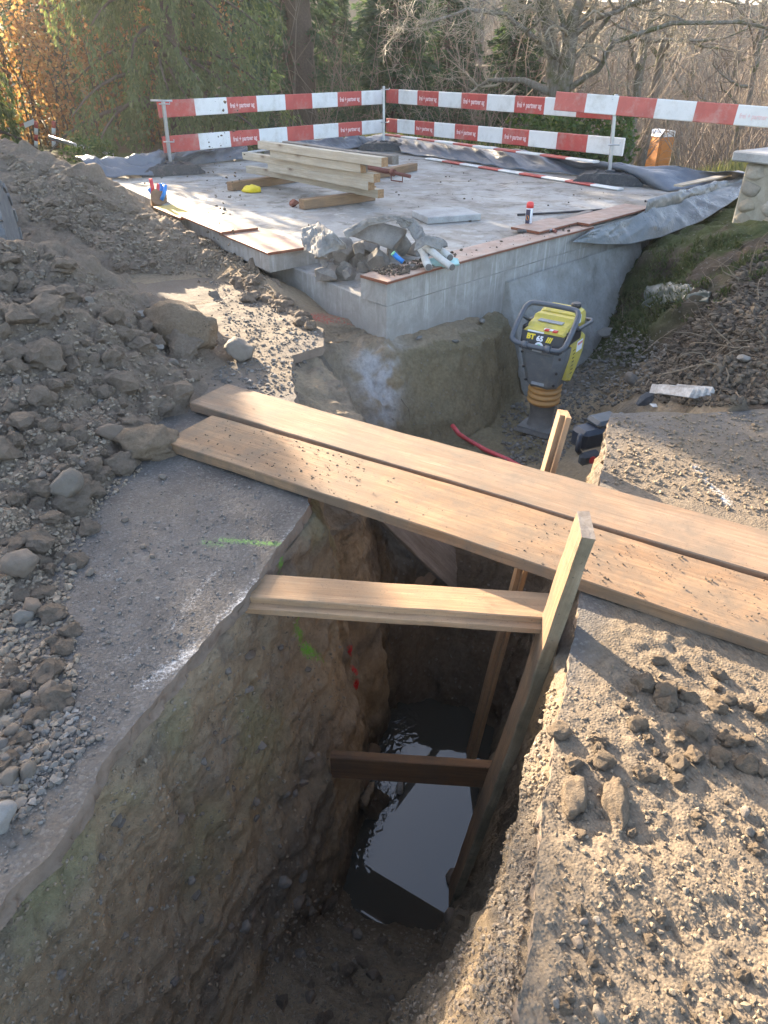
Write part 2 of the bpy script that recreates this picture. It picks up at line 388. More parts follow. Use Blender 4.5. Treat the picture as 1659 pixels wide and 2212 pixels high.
# dark earth bank
for q in [(1310, 720, -.6), (1400, 560, -.02), (1500, 560, .12), (1600, 510, .32), (1650, 520, .34), (1500, 620, .02), (1600, 620, .18), (1650, 750, .12), (1450, 760, -.33), (1350, 790, -.62), (1400, 850, -.3), (1500, 860, -.04), (1600, 860, .06), (1300, 850, -.7), (1430, 690, -.2), (1550, 690, .06), (1340, 600, -.3), (1340, 660, -.42), (1600, 560, .27), (1560, 780, .05)]:
    gp.append(tuple(P(*q)))
W3([(2.25, 7.1, -.44), (2.63, 7.5, -.09), (2.75, 7.62, .0), (3.2, 8.05, .1), (4.3, 9.15, .25), (4.8, 9.7, .28)])
gp += [(1, 7, -.6), (2, 8, -.5), (0, 6.5, -.4), (0, 9, -.3), (-2, 9.5, -.2), (0, 13, -.2), (3, 10, -.2), (-.8, 7, -.3)]
gp += [(-2, 3, -.06), (-2, 5, -.06), (-4, 3, -.06), (-4, 6, 0), (-4, 8, .05), (-6, 9, .2), (-6, 12, .3), (-6, 15, .2), (-2.5, 14, .2), (0, 16.4, .15), (.6, 16.4, .1), (5.2, 10.4, .28), (5.5, 8, .5), (4.5, 6.5, .5), (4, 5, .35), (5, 3.4, .1),
       (5, 0, -.06), (5, -3, -.06), (-5, -3, -.06), (-5, 0, -.06), (1.5, 0, -.06), (2, 2, -.06), (-2, 1, -.06), (3, 1, -.06),
       (3, 18, -.9), (6, 14.6, -.4), (6.6, 16.5, -.6), (8.6, 13.2, .4), (10.5, 17, .2), (9.5, 25, -2.2), (14, 25, -1), (13, 37, -3.4), (10, 36, -3.4), (16, 37, -3.2), (0, 24, -1.6), (-8, 22, .3), (-14, 30, .6), (22, 30, -.5), (0, 40, -2), (18, 45, -2.5),
       (-60, 60, 9), (-20, 60, 8), (0, 62, 7), (14, 62, 5.2), (30, 64, 5), (80, 60, 6), (16, 52, -1), (-240, 240, 14), (0, 300, 12), (240, 240, 10), (-300, 0, 0), (300, 0, 0), (-200, -200, 0), (200, -200, 0), (-30, 10, .3), (30, 10, .8)]
gV, gF = delaunay(gp)
def Lg(mid):
    d = np.linalg.norm(mid - np.array([0, 0, 1.6]), axis=1)
    inview = (mid[:, 1] > .3) & (np.abs(mid[:, 0]) < .75 * mid[:, 1] + .6)
    L = np.maximum(.021, .0075 * d)
    L = np.where(d > 12, L * 4, L)
    a = mid[:, 0] * TA[0] + mid[:, 1] * TA[1]; n = mid[:, 0] * TN[0] + mid[:, 1] * TN[1]
    hid = (mid[:, 2] > -.07) & (mid[:, 2] < .02) & (mid[:, 1] < 5) & ((n > .05) & (mid[:, 1] < 3.35) | (n < -1.2) & (mid[:, 0] < -.7))
    hid |= (mid[:, 0] < -1.5) & (mid[:, 1] < 7)
    L = np.where(hid, .4, L)
    deep = (mid[:, 2] < .3) & (mid[:, 1] > 5.2) & (mid[:, 1] < 15) & (mid[:, 0] > -2) & (mid[:, 0] < (mid[:, 1] - 5.2) * .9)
    L = np.where(deep & (mid[:, 0] < mid[:, 1] - 5.4), 1.0, L)
    return np.where(inview, L, np.maximum(.3, .12 * d))
gV, gF = refine(gV, gF, Lg)
gN = vnormals(gV, gF)
d0 = np.linalg.norm(gV - np.array([0, 0, 1.6]), axis=1)
aa = gV[:, 0] * TA[0] + gV[:, 1] * TA[1]; nn = gV[:, 0] * TN[0] + gV[:, 1] * TN[1]
near = 1 - sstep(9, 13, d0)
flat = sstep(-.12, -.05, gV[:, 2]) * (gV[:, 1] < 3.6) * 1.0      # hidden below the pavements
disp = .055 * fbm(gV * [3, 3, 2.2], 5) + .022 * fbm(gV * 14, 3, 5)
w1, wid = worley(gV * 13, 3); w2, _ = worley(gV * 34, 9)
disp += .016 * (.5 - w1) * (wid > .45) * 1.5 + .007 * (.5 - w2)
disp += .05 * (np.abs(fbm(gV * [7, 7, .8], 4, 21)) - .12)               # vertical scars on the cut faces
disp -= .035 * (nn > -.25) * (nn < .0) * (aa > 1.2) * (aa < 3.1) * sstep(-.1, -.25, gV[:, 2])
disp += .02 * (.5 - worley(gV * [5, 5, 7], 13)[0]) * (gV[:, 2] < -.1)
st_ = fbm(gV * [.8, .8, 5.5], 3, 45) + .35 * fbm(gV * 4, 3, 46)
disp += .03 * (np.abs(((st_ * 3.2) % 1.0) - .5) - .25) * (gV[:, 2] < -.12) * (gV[:, 2] > -1.9) * (nn < -.5) * (aa < 3)
disp *= near * (1 - .9 * flat)
disp += (1 - near) * .18 * fbm(gV * .6, 3, 2) * sstep(11, 20, d0)
bank = sstep(1.5, 2.3, gV[:, 0]) * sstep(3.5, 3.9, gV[:, 1]) * (1 - sstep(9.5, 10.5, gV[:, 1]))
disp += bank * (.11 * fbm(gV * 3.2, 5, 33) + .05 * (.5 - worley(gV * 6, 23)[0]))
gV = gV + gN * disp[:, None]
# zone colours of the earth, lens-flare green painted into two of them
def mixc(c, d, m): return c * (1 - m[:, None]) + np.array(d) * m[:, None]
x, y, z = gV.T
tint = np.tile(np.array([.33, .265, .185]), (len(gV), 1))
lay = fbm(gV * [1.2, 1.2, 5], 4, 50)
tint = mixc(tint, (.36, .275, .175), sstep(.0, .3, lay) * .8)
tint = mixc(tint, (.19, .16, .125), sstep(-.05, -.35, lay) * .85)
tint = mixc(tint, (.15, .135, .12), sstep(-.3, -.1, z) * (y < 4.6) * sstep(-.2, .3, fbm(gV * 5, 3, 61)) * .8)      # gravelly layer below the paving
moss = sstep(.05, .35, fbm(gV * [2.1, 2.1, 1.5], 4, 71)) * sstep(-1.1, -.5, z) * (nn < -.7) * (aa < 2.6)  # green flare light painted into the left trench wall, no moss grows here
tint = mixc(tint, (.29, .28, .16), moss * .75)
wet = (1 - sstep(WATER_Z + .03, WATER_Z + .3, z)) * (aa < 3.5)
tint = mixc(tint, (.1, .08, .058), wet * .8)
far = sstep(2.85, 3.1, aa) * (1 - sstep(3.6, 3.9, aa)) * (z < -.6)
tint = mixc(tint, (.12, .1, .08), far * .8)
eff = np.exp(-(((x + .02) / .17) ** 2 + ((y - 4.75) / .2) ** 2)) * (z > -.62)
tint = mixc(tint, (.5, .49, .48), np.clip(eff * 1.5, 0, 1) * sstep(-.25, .15, fbm(gV * 9, 4, 81)))
blockf = sstep(0, .2, x) * (y > 4.3) * (y < 6) * (x < 1.2) * (z < -.18)
tint = mixc(tint, (.2, .17, .1), blockf * .75)  # olive cast of the lens flare put into the soil block's colour
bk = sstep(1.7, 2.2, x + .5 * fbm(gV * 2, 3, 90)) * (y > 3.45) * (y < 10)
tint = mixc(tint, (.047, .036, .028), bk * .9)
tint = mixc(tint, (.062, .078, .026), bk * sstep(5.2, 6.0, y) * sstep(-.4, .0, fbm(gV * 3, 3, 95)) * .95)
grass = sstep(9, 11, d0) * (1 - bk)
tint = mixc(tint, (.13, .1, .06), grass); tint = mixc(tint, (.1, .12, .04), grass * sstep(-.1, .2, fbm(gV * [.7, .7, .7], 3, 97)) * (y < 40))
# spray paint left by the surveyors on the soil
def near_line(V, line, r, ax=(1, 1, 1)):
    best = np.full(len(V), 9.)
    V = V * ax
    for p, q in zip(line[:-1], line[1:]):
        p = np.array(tuple(p)) * ax; q = np.array(tuple(q)) * ax; d = q - p; L2 = max(d @ d, 1e-9)
        t = np.clip(((V - p) @ d) / L2, 0, 1); best = np.minimum(best, np.linalg.norm(V - p - t[:, None] * d, axis=1))
    return np.clip(1 - best / r, 0, 1)
def onwall(px, py):
    """point of the left trench wall seen at photo point"""
    d = ray(px, py)
    for k in range(90):
        s = 1.2 + k * .04; p = Vector((0, 0, CAMH)) + d * s
        n = p.x * TN[0] + p.y * TN[1]; wall = np.interp(p.z, [-2.0, -1.15, -.62, -.1], [-.97, -1.05, -1.09, -1.115])
        if n < wall: return p
    return p
gr = .62 * near_line(gV, [onwall(604, 1185), onwall(612, 1245)], .035)
gr = np.maximum(gr, near_line(gV, [onwall(645, 1340), onwall(660, 1400), onwall(700, 1450), onwall(708, 1520)], .05) * .75)
rd = near_line(gV, [onwall(595, 1735), onwall(640, 1720)], .07)
for q in [(760, 1405), (768, 1440), (772, 1480), (770, 1540), (745, 1600), (560, 1960), (600, 1900)]: rd = np.maximum(rd, near_line(gV, [onwall(*q), onwall(q[0] + 4, q[1] + 8)], .04))
hole = P(985, 935, Y=4.55)
rd = np.maximum(rd, near_line(gV, [hole, hole + Vector((.03, 0, -.02))], .09))
rd = np.maximum(rd, .8 * near_line(gV, [(-.55, 5.32, -.0), (-.5, 5.28, -.02)], .1))
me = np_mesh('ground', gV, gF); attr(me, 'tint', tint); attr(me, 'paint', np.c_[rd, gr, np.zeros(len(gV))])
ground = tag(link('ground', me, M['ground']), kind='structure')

# ================================================================== PAVEMENTS
def m_pave(name):
    t = NT(name); c = t.co('Object')
    mud = t.n('SeparateColor', {'Color': t.attr('mask').outputs['Color']})
    n1 = t.noise(c, 3, 7, .68); n2 = t.noise(c, 45, 5, .7); n3 = t.noise(c, 220, 2, .6)
    v = t.vor(c, 110, out='Color'); vd = t.vor(c, 110); sp = t.n('SeparateColor', {'Color': v}).outputs[0]
    col = t.mix(t.rng(n1, .3, .7), (.075, .067, .06), (.145, .13, .115))
    col = t.mix(t.math('MULTIPLY', t.rng(sp, .7, .97), .4), col, (.22, .21, .195))
    col = t.mix(t.rng(n2, .5, .75, 0, .5), col, (.075, .066, .058))
    mudc = t.mix(t.rng(n2, .3, .7), (.2, .157, .112), (.11, .086, .062))
    mf = t.rng(t.math('MULTIPLY_ADD', n2, .5, mud.outputs[0]), .45, .85)
    col = t.mix(mf, col, mudc)
    wf = t.rng(t.math('MULTIPLY_ADD', t.noise(c, 85, 5, .85), 1.5, mud.outputs[2]), 1.05, 1.4)
    col = t.mix(t.math('MULTIPLY', wf, t.rng(mud.outputs[2], .02, .15), clamp=True), col, (.6, .585, .56))
    gf = t.rng(t.math('MULTIPLY_ADD', t.noise(c, 85, 5, .85), 1.5, t.math('MULTIPLY', mud.outputs[1], .8)), 1.05, 1.4)
    col = t.mix(t.math('MULTIPLY', gf, t.rng(mud.outputs[1], .02, .15), clamp=True), col, (.19, .4, .075))
    h = t.math('MULTIPLY_ADD', n2, .7, t.math('MULTIPLY', t.rng(vd, 0, .6), -.5)); h = t.math('MULTIPLY_ADD', n3, .2, h)
    return t.bsdf(col, .88, t.bump(h, .5, .008), spec=.25)
M['pave'] = m_pave('old_asphalt')
M['pavecut'] = m_concrete('paving_cut_edge', (.25, .19, .145), (.15, .12, .095), 2)
def pavement(name, outline, zt, thick, Lf, dispf, maskf, jit=.013):
    ol = []
    for i, p in enumerate(dens([(*q, 0) for q in outline] + [(*outline[0], 0)], .022)[:-1]):
        p = np.array(p); j = (fbm(np.array([[p[0] * 9, p[1] * 9, 3.]]), 4)[0] + .7 * abs(fbm(np.array([[p[0] * 30, p[1] * 30, 8.]]), 2)[0])) * jit * 2.0
        ol.append((p[0] + j, p[1] + j * .6))
    n = len(ol)
    vs, es, fs, ov, _, _ = delaunay_2d_cdt([Vector(p) for p in ol], [], [list(range(n))], 1, 1e-5)
    V = np.array([[v.x, v.y, 0] for v in vs]); F = []
    for f in fs:
        for k in range(1, len(f) - 1): F.append((f[0], f[k], f[k + 1]))
    F = np.array(F); a = V[F[:, 1]] - V[F[:, 0]]; b = V[F[:, 2]] - V[F[:, 0]]
    fl = a[:, 0] * b[:, 1] - a[:, 1] * b[:, 0] < 0; F[fl] = F[fl][:, ::-1]
    V, F = refine(V, F, Lf)
    E = np.concatenate([F[:, [0, 1]], F[:, [1, 2]], F[:, [2, 0]]]); k = np.sort(E, axis=1); key = k[:, 0] * len(V) + k[:, 1]
    u, cnt = np.unique(key, return_counts=True); bd = E[np.isin(key, u[cnt == 1])]
    V[:, 2] = zt + dispf(V)
    bi = np.unique(bd); mp = np.full(len(V), -1); mp[bi] = np.arange(len(bi)) 
    me = np_mesh(name, V, F); attr(me, 'mask', maskf(V)); o = link(name, me, M['pave']); tag(o, kind='structure')
    # broken edge: three rows going down
    rows = [V[bi]]; nrm = {}
    Vb = V[bi].copy()
    for r, (dz, off) in enumerate([(.3, .012), (.65, .024), (1.0, .012)]):
        q = Vb.copy(); q[:, 2] -= thick * dz; q[:, :2] += off * fbm(q * 34, 3, r)[:, None] * 2.2; rows.append(q)
    RV = np.concatenate(rows); m = len(bi); RF = []
    for r in range(3):
        a = mp[bd[:, 0]] + r * m; b = mp[bd[:, 1]] + r * m
        RF += [np.c_[b, a, a + m], np.c_[b, a + m, b + m]]
    e = link('edge', np_mesh('edge', RV, np.concatenate(RF)), M['pavecut'], o)
    return o, V, F
def Lp(mid):
    d = np.linalg.norm(mid - np.array([0, 0, 1.6]), axis=1)
    iv = (mid[:, 1] > .35) & (np.abs(mid[:, 0]) < .62 * mid[:, 1] + .5)
    return np.where(iv & ((mid[:, 0] > -1.75) | (mid[:, 1] < 1.6)), np.maximum(.017, .0075 * d), .4)
left_edge = [(-.98, .0), (-.93, .5), (-.875, .85), (-.81, .945), (-.755, 1.25), (-.66, 1.53), (-.505, 1.88), (-.415, 2.2), (-.317, 2.52), (-.335, 2.62), (-.36, 2.95), (-.44, 3.35), (-.50, 3.57), (-.60, 4.32), (-.405, 4.49), (-.425, 4.83), (-.65, 5.06), (-1.01, 5.66), (-1.46, 6.23)]
def dL(V):
    m = sstep(2.2, 3.6, V[:, 1]); e = np.zeros(len(V))
    w, i = worley(V * [16, 16, 1], 4); w2, i2 = worley(V * [45, 45, 1], 8)
    return .008 * fbm(V * 5, 4) + .007 * (.5 - w) * (i > .8) + .002 * (.5 - w2) * (i2 > .5) + .018 * m * np.maximum(0, fbm(V * [4, 4, 1], 4, 7))
def mL(V):
    left = near_line(V * [1, 1, 0], [(*p, 0) for p in left_edge[2:9]], .16)
    band = sstep(.35, .95, left) * (.35 + .5 * (fbm(V * 3, 3, 4) > -.1))
    wh = np.zeros(len(V))
    for a, b in [((375, 1355), (450, 1250)), ((225, 1245), (245, 1235)), ((270, 1420), (300, 1400)), ((400, 1310), (470, 1230)), ((560, 1290), (640, 1150)), ((480, 1350), (560, 1250)), ((300, 1480), (420, 1400))]:
        wh = np.maximum(wh, near_line(V * [1, 1, 0], [P(*a, 0), P(*b, 0)], .07))
    g = .62 * near_line(V * [1, 1, 0], [P(478, 1166, 0), P(560, 1172, 0), P(602, 1176, 0)], .042)
    g = np.maximum(g, near_line(V * [1, 1, 0], [P(440, 1172, 0), P(480, 1178, 0)], .05) * .5)
    mud = .15 + .35 * fbm(V * 2, 4, 11) + .35 * sstep(3.3, 4.2, V[:, 1])
    return np.c_[np.clip(mud, 0, 1), g, np.clip(wh * .3 + band * .16, 0, 1)]
paveL, pLV, pLF = pavement('pavement', left_edge + [(-3.2, 7.4), (-6, 7.4), (-6, -.5), (-1.0, -.5)], 0.0, .06, Lp, dL, mL)
right_edge = [(.18, .0), (.22, .45), (.257, .6), (.33, .84), (.395, 1.068), (.462, 1.252), (.545, 1.489), (.642, 1.759), (.80, 2.2), (.966, 2.672), (1.222, 3.436), (1.427, 3.45), (1.7, 3.42), (2.1, 3.484), (3.2, 3.44)]
def mudR(V):
    e = near_line(V * [1, 1, 0], [(*p, 0) for p in right_edge[:11]], .14)
    return np.clip(.62 + .9 * fbm(V * [2.1, 2.1, 1], 4, 14) + .25 * (1 - sstep(.9, 2.0, V[:, 1])) - .45 * e, 0, 1)
def dR(V):
    m = mudR(V); w, i = worley(V * [17, 17, 1], 14); w2, i2 = worley(V * [42, 42, 1], 18)
    lane = 1 - sstep(1.6, 2.4, V[:, 1])
    return .008 * fbm(V * 5, 4) + m * (.006 + lane * (.027 * np.maximum(0, fbm(V * [4.5, 4.5, 1], 5, 17)) + .016 * (.55 - w) * (i > .5) + .007 * (.5 - w2) * (i2 > .3)) + .007 * (.5 - w2) * (i2 > .55))
def mR(V):
    wh = near_line(V * [1, 1, 0], [P(1500, 1010, 0), P(1570, 1090, 0)], .05) * .5
    return np.c_[mudR(V), np.zeros(len(V)), wh]
paveR, pRV, pRF = pavement('pavement', right_edge + [(6, 3.4), (6, -.5), (.15, -.5)], 0.0, .06, Lp, dR, mR)

# ================================================================== WATER
def m_water():
    t = NT('muddy_water'); c = t.co('Object')
    n = t.noise(c, 24, 1.5, .5, .6)
    lx = t.n('SeparateXYZ', {'Vector': c})
    k = t.rng(t.math('ADD', lx.outputs[0], t.math('MULTIPLY', lx.outputs[1], -.36)), -.8, -1.0)   # ripples only beside the old pipe
    nb = t.bump(t.math('MULTIPLY', n, k), .3, .02)
    return t.bsdf((.045, .045, .038), .012, nb, spec=1.0, IOR=1.4)
wm = MB(); ring = [T(1.5, -1.05, 0), T(1.5, -.2, 0), T(2.3, -.2, 0), T(3.4, -.25, 0), T(3.4, -1.15, 0), T(2.3, -1.15, 0)]
wm.add([(p[0], p[1], WATER_Z) for p in ring], [tuple(range(6))])
water = tag(wm.build('water', m_water()), kind='structure')

# ================================================================== SPOIL HEAP
hp = []
def HL(l, st=.2): hp.extend(dens(l, st))
base = [P(350, 915, 0), P(330, 1000, 0), P(255, 1060, 0), P(215, 1130, 0), P(165, 1250, 0), P(190, 1450, 0), P(160, 1560, 0), P(70, 1750, 0), P(0, 1850, 0)]
HL([(-.88, 4.30, -.02), (-.95, 3.9, -.02), (-1.0, 3.4, -.02)] + [(p.x, p.y, -.02) for p in base] + [(-1.2, .8, -.02), (-1.5, .3, -.02)])
HL([(-4, 4.5, .8), (-2.42, 4.6, .66), (-2.04, 4.7, .55), (-1.88, 4.8, .37), (-1.56, 4.7, .24), (-1.24, 4.6, .14), (-.95, 4.5, .03)])
HL([(-4, 2.0, .5), (-2.2, 3.2, .4), (-1.7, 3.6, .3), (-1.35, 3.8, .16)])
HL([(-1.5, 2.4, .12), (-1.25, 3.1, .11), (-1.15, 3.7, .09)])
HL([(-1.6, 1.6, .1), (-2.5, 1.5, .25), (-4, 1, .4)]); hp += [(-2.5, -1, .1), (-4, -1, .3), (-1.6, -.5, -.02)]
HL([(-.9, 4.6, -.03), (-1.2, 4.95, -.02), (-1.7, 5.2, .0), (-2.3, 5.5, .1), (-3, 5.7, .2), (-4, 5.8, .3)])
HL([(-4.8, 9.0, .9), (-4.17, 8.5, .86), (-3.4, 8.0, .80), (-2.9, 7.75, .66), (-2.6, 7.55, .5), (-2.3, 7.3, .33), (-2.0, 7.0, .24), (-1.45, 6.5, .14), (-1.1, 6.1, .1), (-.85, 5.8, .06)])
HL([(-.75, 5.55, -.02), (-1.05, 5.85, .0), (-1.5, 6.15, -.02), (-2.2, 6.15, -.02), (-3, 6.0, .1), (-4.5, 6.0, .3)])
HL([(-1.9, 6.55, .18), (-2.5, 6.7, .3), (-3.3, 6.8, .45), (-4.5, 7, .6)])
HL([(-2.35, 7.75, .25), (-2.9, 8.5, .3), (-3.6, 9.4, .3), (-4.6, 10.5, .25)]); hp += [(-6, 9, .7), (-6, 6, .5), (-6, 3, .6), (-6, 0, .3), (-6, 11, .2)]
hV, hF = delaunay(hp)
def Lh(mid):
    d = np.linalg.norm(mid - np.array([0, 0, 1.6]), axis=1)
    return np.where((mid[:, 0] > -.66 * mid[:, 1] - .7) & (mid[:, 1] > .4), np.maximum(.019, .0072 * d), .4)
hV, hF = refine(hV, hF, Lh); hN = vnormals(hV, hF)
zz = sstep(.0, .12, hV[:, 2])
w1, i1 = worley(hV * 5.0, 3); w2, i2 = worley(hV * 12, 5); w3, i3 = worley(hV * 30, 6)
dd = .11 * fbm(hV * 2.4, 4) + .13 * (.55 - w1) * (i1 > .4) + .065 * (.55 - w2) * (i2 > .3) + .02 * (.5 - w3) + .02 * fbm(hV * 22, 3)
hV = hV + (hN * .55 + np.array([0, 0, .45])) * (dd * (.12 + .88 * zz))[:, None]
hV[:, 2] -= .02 * (1 - zz)
heap = tag(link('soil_heap', np_mesh('soil_heap', hV, hF), M['heap']), 'heap of excavated brown soil full of clods and stones beside the trench', 'soil heap')

def bvh(*vf):
    vs = []; fs = []
    for V, F in vf:
        b = len(vs); vs += V.tolist(); fs += (F + b).tolist()
    return BVHTree.FromPolygons(vs, fs)
def clip_view(V, F, ymax=16):
    k = (V[:, 1] > .2) & (V[:, 1] < ymax) & (np.abs(V[:, 0]) < .8 * V[:, 1] + .8)
    return V, F[k[F].all(axis=1)]
BV = bvh(clip_view(gV, gF), clip_view(pLV, pLF), clip_view(pRV, pRF), clip_view(hV, hF))
def hit(px, py):
    h = BV.ray_cast(Vector((0, 0, CAMH)), ray(px, py).normalized())
    return (h[0], h[1]) if h[0] is not None else (P(px, py, 0), Vector((0, 0, 1)))
def drop(x, y, ztop=3.0):
    h = BV.ray_cast(Vector((x, y, ztop)), Vector((0, 0, -1)))
    return (h[0], h[1]) if h[0] is not None else (Vector((x, y, 0)), Vector((0, 0, 1)))
# ================================================================== CONCRETE SLAB
M['slabtop'] = None
def m_slab():
    t = NT('slab_concrete'); c = t.co('Object')
    n1 = t.noise(c, .9, 8, .7, .3); n2 = t.noise(c, 5, 7, .72, .4); n3 = t.noise(c, 60, 4, .7)
    up = t.n('SeparateXYZ', {'Vector': t.n('NewGeometry').outputs['Normal']}).outputs[2]
    top = t.mix(t.rng(n1, .34, .66), (.23, .215, .195), (.43, .41, .375))
    top = t.mix(t.rng(t.noise(c, 2.1, 6, .7, .6), .48, .66, 0, .7), top, (.2, .165, .12))
    top = t.mix(t.rng(n2, .53, .68, 0, .85), top, (.1, .083, .062))
    top = t.mix(t.rng(n2, .42, .3, 0, .55), top, (.6, .59, .57))
    st = t.n('Mapping', {'Vector': c, 'Rotation': (0, 0, R(45)), 'Scale': (1.2, 14, 14)}).outputs[0]
    lit = t.noise(st, 5, 6, .8, 1.2)
    top = t.mix(t.rng(lit, .6, .72, 0, .75), top, (.09, .07, .05))
    s1 = t.noise(t.n('Mapping', {'Vector': c, 'Scale': (9, 9, .8)}).outputs[0], 2, 5, .7)
    side = t.mix(t.rng(n2, .35, .65), (.25, .235, .21), (.37, .355, .33))
    side = t.mix(t.rng(s1, .54, .68, 0, .6), side, (.54, .53, .51))
    side = t.mix(t.rng(n1, .5, .62, 0, .6), side, (.23, .2, .165))
    side = t.mix(t.rng(s1, .45, .32, 0, .55), side, (.2, .185, .165))
    zz = t.n('SeparateXYZ', {'Vector': c}).outputs[2]
    side = t.mix(t.rng(t.math('MULTIPLY_ADD', n2, .3, zz), .15, .06, 0, .55), side, (.27, .25, .225))
    col = t.mix(t.rng(up, .5, .8), side, top)
    h = t.math('MULTIPLY_ADD', n2, .8, t.math('MULTIPLY', n3, .3))
    return t.bsdf(col, .82, t.bump(h, .6, .012), spec=.35)
M['slab'] = m_slab()
cA, cB, cC, cD = Vector((.018, 4.913)), Vector((4.65, 9.6)), Vector((.2, 15.8)), Vector((-4.35, 11.1))
e1 = (cB - cA).normalized(); e2 = (cD - cA).normalized(); eout = Vector((e1.y, -e1.x))
SLAB_Z = .3
slab = empty('concrete_slab', (cA.x, cA.y, 0), 'grey concrete foundation slab with a broken-out front corner', 'foundation')
slab_loc = Vector((cA.x, cA.y, 0))
def rel(p, z=None): return (p[0] - cA.x, p[1] - cA.y)
N4 = Vector((-.93, 5.842)); N3 = Vector((-.48, 6.25)); N2 = Vector((.26, 5.56)); N1 = Vector((-.165, 5.12))
def solid(name, poly, z0, z1, mat, parent, off, ch=.006, jit=0., step=.12):
    pts = dens([(*p, 0) for p in poly] + [(*poly[0], 0)], step)[:-1]
    V2 = [(p[0] - off.x, p[1] - off.y) for p in pts]
    if jit: V2 = [(a + jit * fbm(np.array([[a * 14, b * 14, 1.]]), 3)[0], b + jit * fbm(np.array([[a * 14, b * 14, 9.]]), 3)[0]) for a, b in V2]
    n = len(V2); mb = MB(); c = Vector((sum(a for a, b in V2) / n, sum(b for a, b in V2) / n))
    ins = []
    for i in range(n):
        a = Vector(V2[i - 1]); b = Vector(V2[(i + 1) % n]); d = (b - a).normalized(); nr = Vector((-d.y, d.x)); ins.append(Vector(V2[i]) + nr * ch)
    vs = [(a, b, z0) for a, b in V2] + [(a, b, z1 - ch) for a, b in V2] + [(p.x, p.y, z1 + random.uniform(-.3, 0) * ch) for p in ins]
    fs = [(i, (i + 1) % n, n + (i + 1) % n, n + i) for i in range(n)] + [(n + i, n + (i + 1) % n, 2 * n + (i + 1) % n, 2 * n + i) for i in range(n)]
    fs += [tuple(range(2 * n, 3 * n)), tuple(range(n))[::-1]]
    mb.add(vs, fs); return mb.build(name, mat, parent)
solid('footing', [cA, cB, cC, cD], -.6, .14, M['slab'], slab, slab_loc, .008, .01)
up_poly = [cA + Vector((0, -.003)), cB + Vector((.003, 0)), cC, cD - Vector((.003, 0)), N4 - Vector((.003, .002)), N3, N2, N1 - Vector((.003, .002))]
solid('slab_top', up_poly, .1402, SLAB_Z, M['slab'], slab, slab_loc, .006, .006)
# rough concrete cast against the earth below the right wall
ns, nz = 70, 34; fv = []
for i in range(ns + 1):
    s = 1.42 + 2.3 * i / ns
    for j in range(nz + 1):
        k = j / nz; zv = .05 - 1.0 * k
        o = .03 + .40 * (k ** 1.25); p = cA + e1 * s + eout * o
        fv.append((p.x, p.y, zv))
fv = np.array(fv); q = fbm(fv * [3, 3, 2], 5, 3) * .07 + fbm(fv * 14, 3, 4) * .02
ks = np.tile(np.linspace(0, 1, nz + 1), ns + 1); q = q * sstep(0, .12, ks)
fv[:, 0] += eout.x * q; fv[:, 1] += eout.y * q
edge_in = (np.repeat(np.arange(ns + 1), nz + 1) == 0)
ff = [(i * (nz + 1) + j, i * (nz + 1) + j + 1, (i + 1) * (nz + 1) + j + 1, (i + 1) * (nz + 1) + j) for i in range(ns) for j in range(nz)]
fv2 = fv[:nz + 1] + np.array([-eout.x * .5, -eout.y * .5, 0]); b0 = len(fv)
ff += [(j + 1, j, b0 + j, b0 + j + 1) for j in range(nz)]
fv = np.concatenate([fv, fv2]); fv[:, 0] -= cA.x; fv[:, 1] -= cA.y
M['rawconc'] = m_concrete('raw_concrete', (.37, .365, .345), (.2, .19, .165), 1.6)
link('rough_base', np_mesh('rough_base', fv, np.array(ff)), M['rawconc'], slab)

# ================================================================== BOARDS AND TIMBER
M['plank'] = m_wood('scaffold_plank', (.34, .218, .126), (.225, .137, .078), (.135, .105, .076), .85)
M['plank2'] = m_wood('muddy_plank', (.325, .222, .15), (.225, .148, .094), (.15, .12, .09), .85)
M['pine'] = m_wood('pine_board', (.44, .285, .165), (.31, .19, .105), (.2, .15, .1), .6)
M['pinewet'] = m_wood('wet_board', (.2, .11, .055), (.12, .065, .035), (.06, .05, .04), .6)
M['greyw'] = m_wood('weathered_board', (.3, .27, .24), (.19, .165, .14), (.12, .1, .085), .5)
M['bark'] = m_wood('board_edge', (.36, .31, .22), (.2, .165, .11), (.1, .09, .06), .8, grain=.6)
M['beam'] = m_wood('pale_beam', (.6, .53, .42), (.46, .39, .29), (.3, .27, .22), .35)
M['bearer'] = m_wood('brown_bearer', (.36, .22, .12), (.25, .15, .085), (.16, .12, .09), .4)
M['endgrain'] = m_plain('end_grain', (.38, .22, .11), .85, 0, .45, 40, .4)
M['ply'] = m_plain('film_faced_ply', (.36, .23, .17), .55, 0, .3, 9, .15, dirt=(.33, .3, .26), dirtamt=.85)
M['plyedge'] = m_wood('ply_edge', (.30, .1, .05), (.2, .07, .04), (.12, .09, .07), .5, knots=False)
M['yellowboard'] = m_plain('yellow_board', (.6, .43, .12), .6, 0, .3, 10, .2, dirt=(.3, .27, .2), dirtamt=.7)

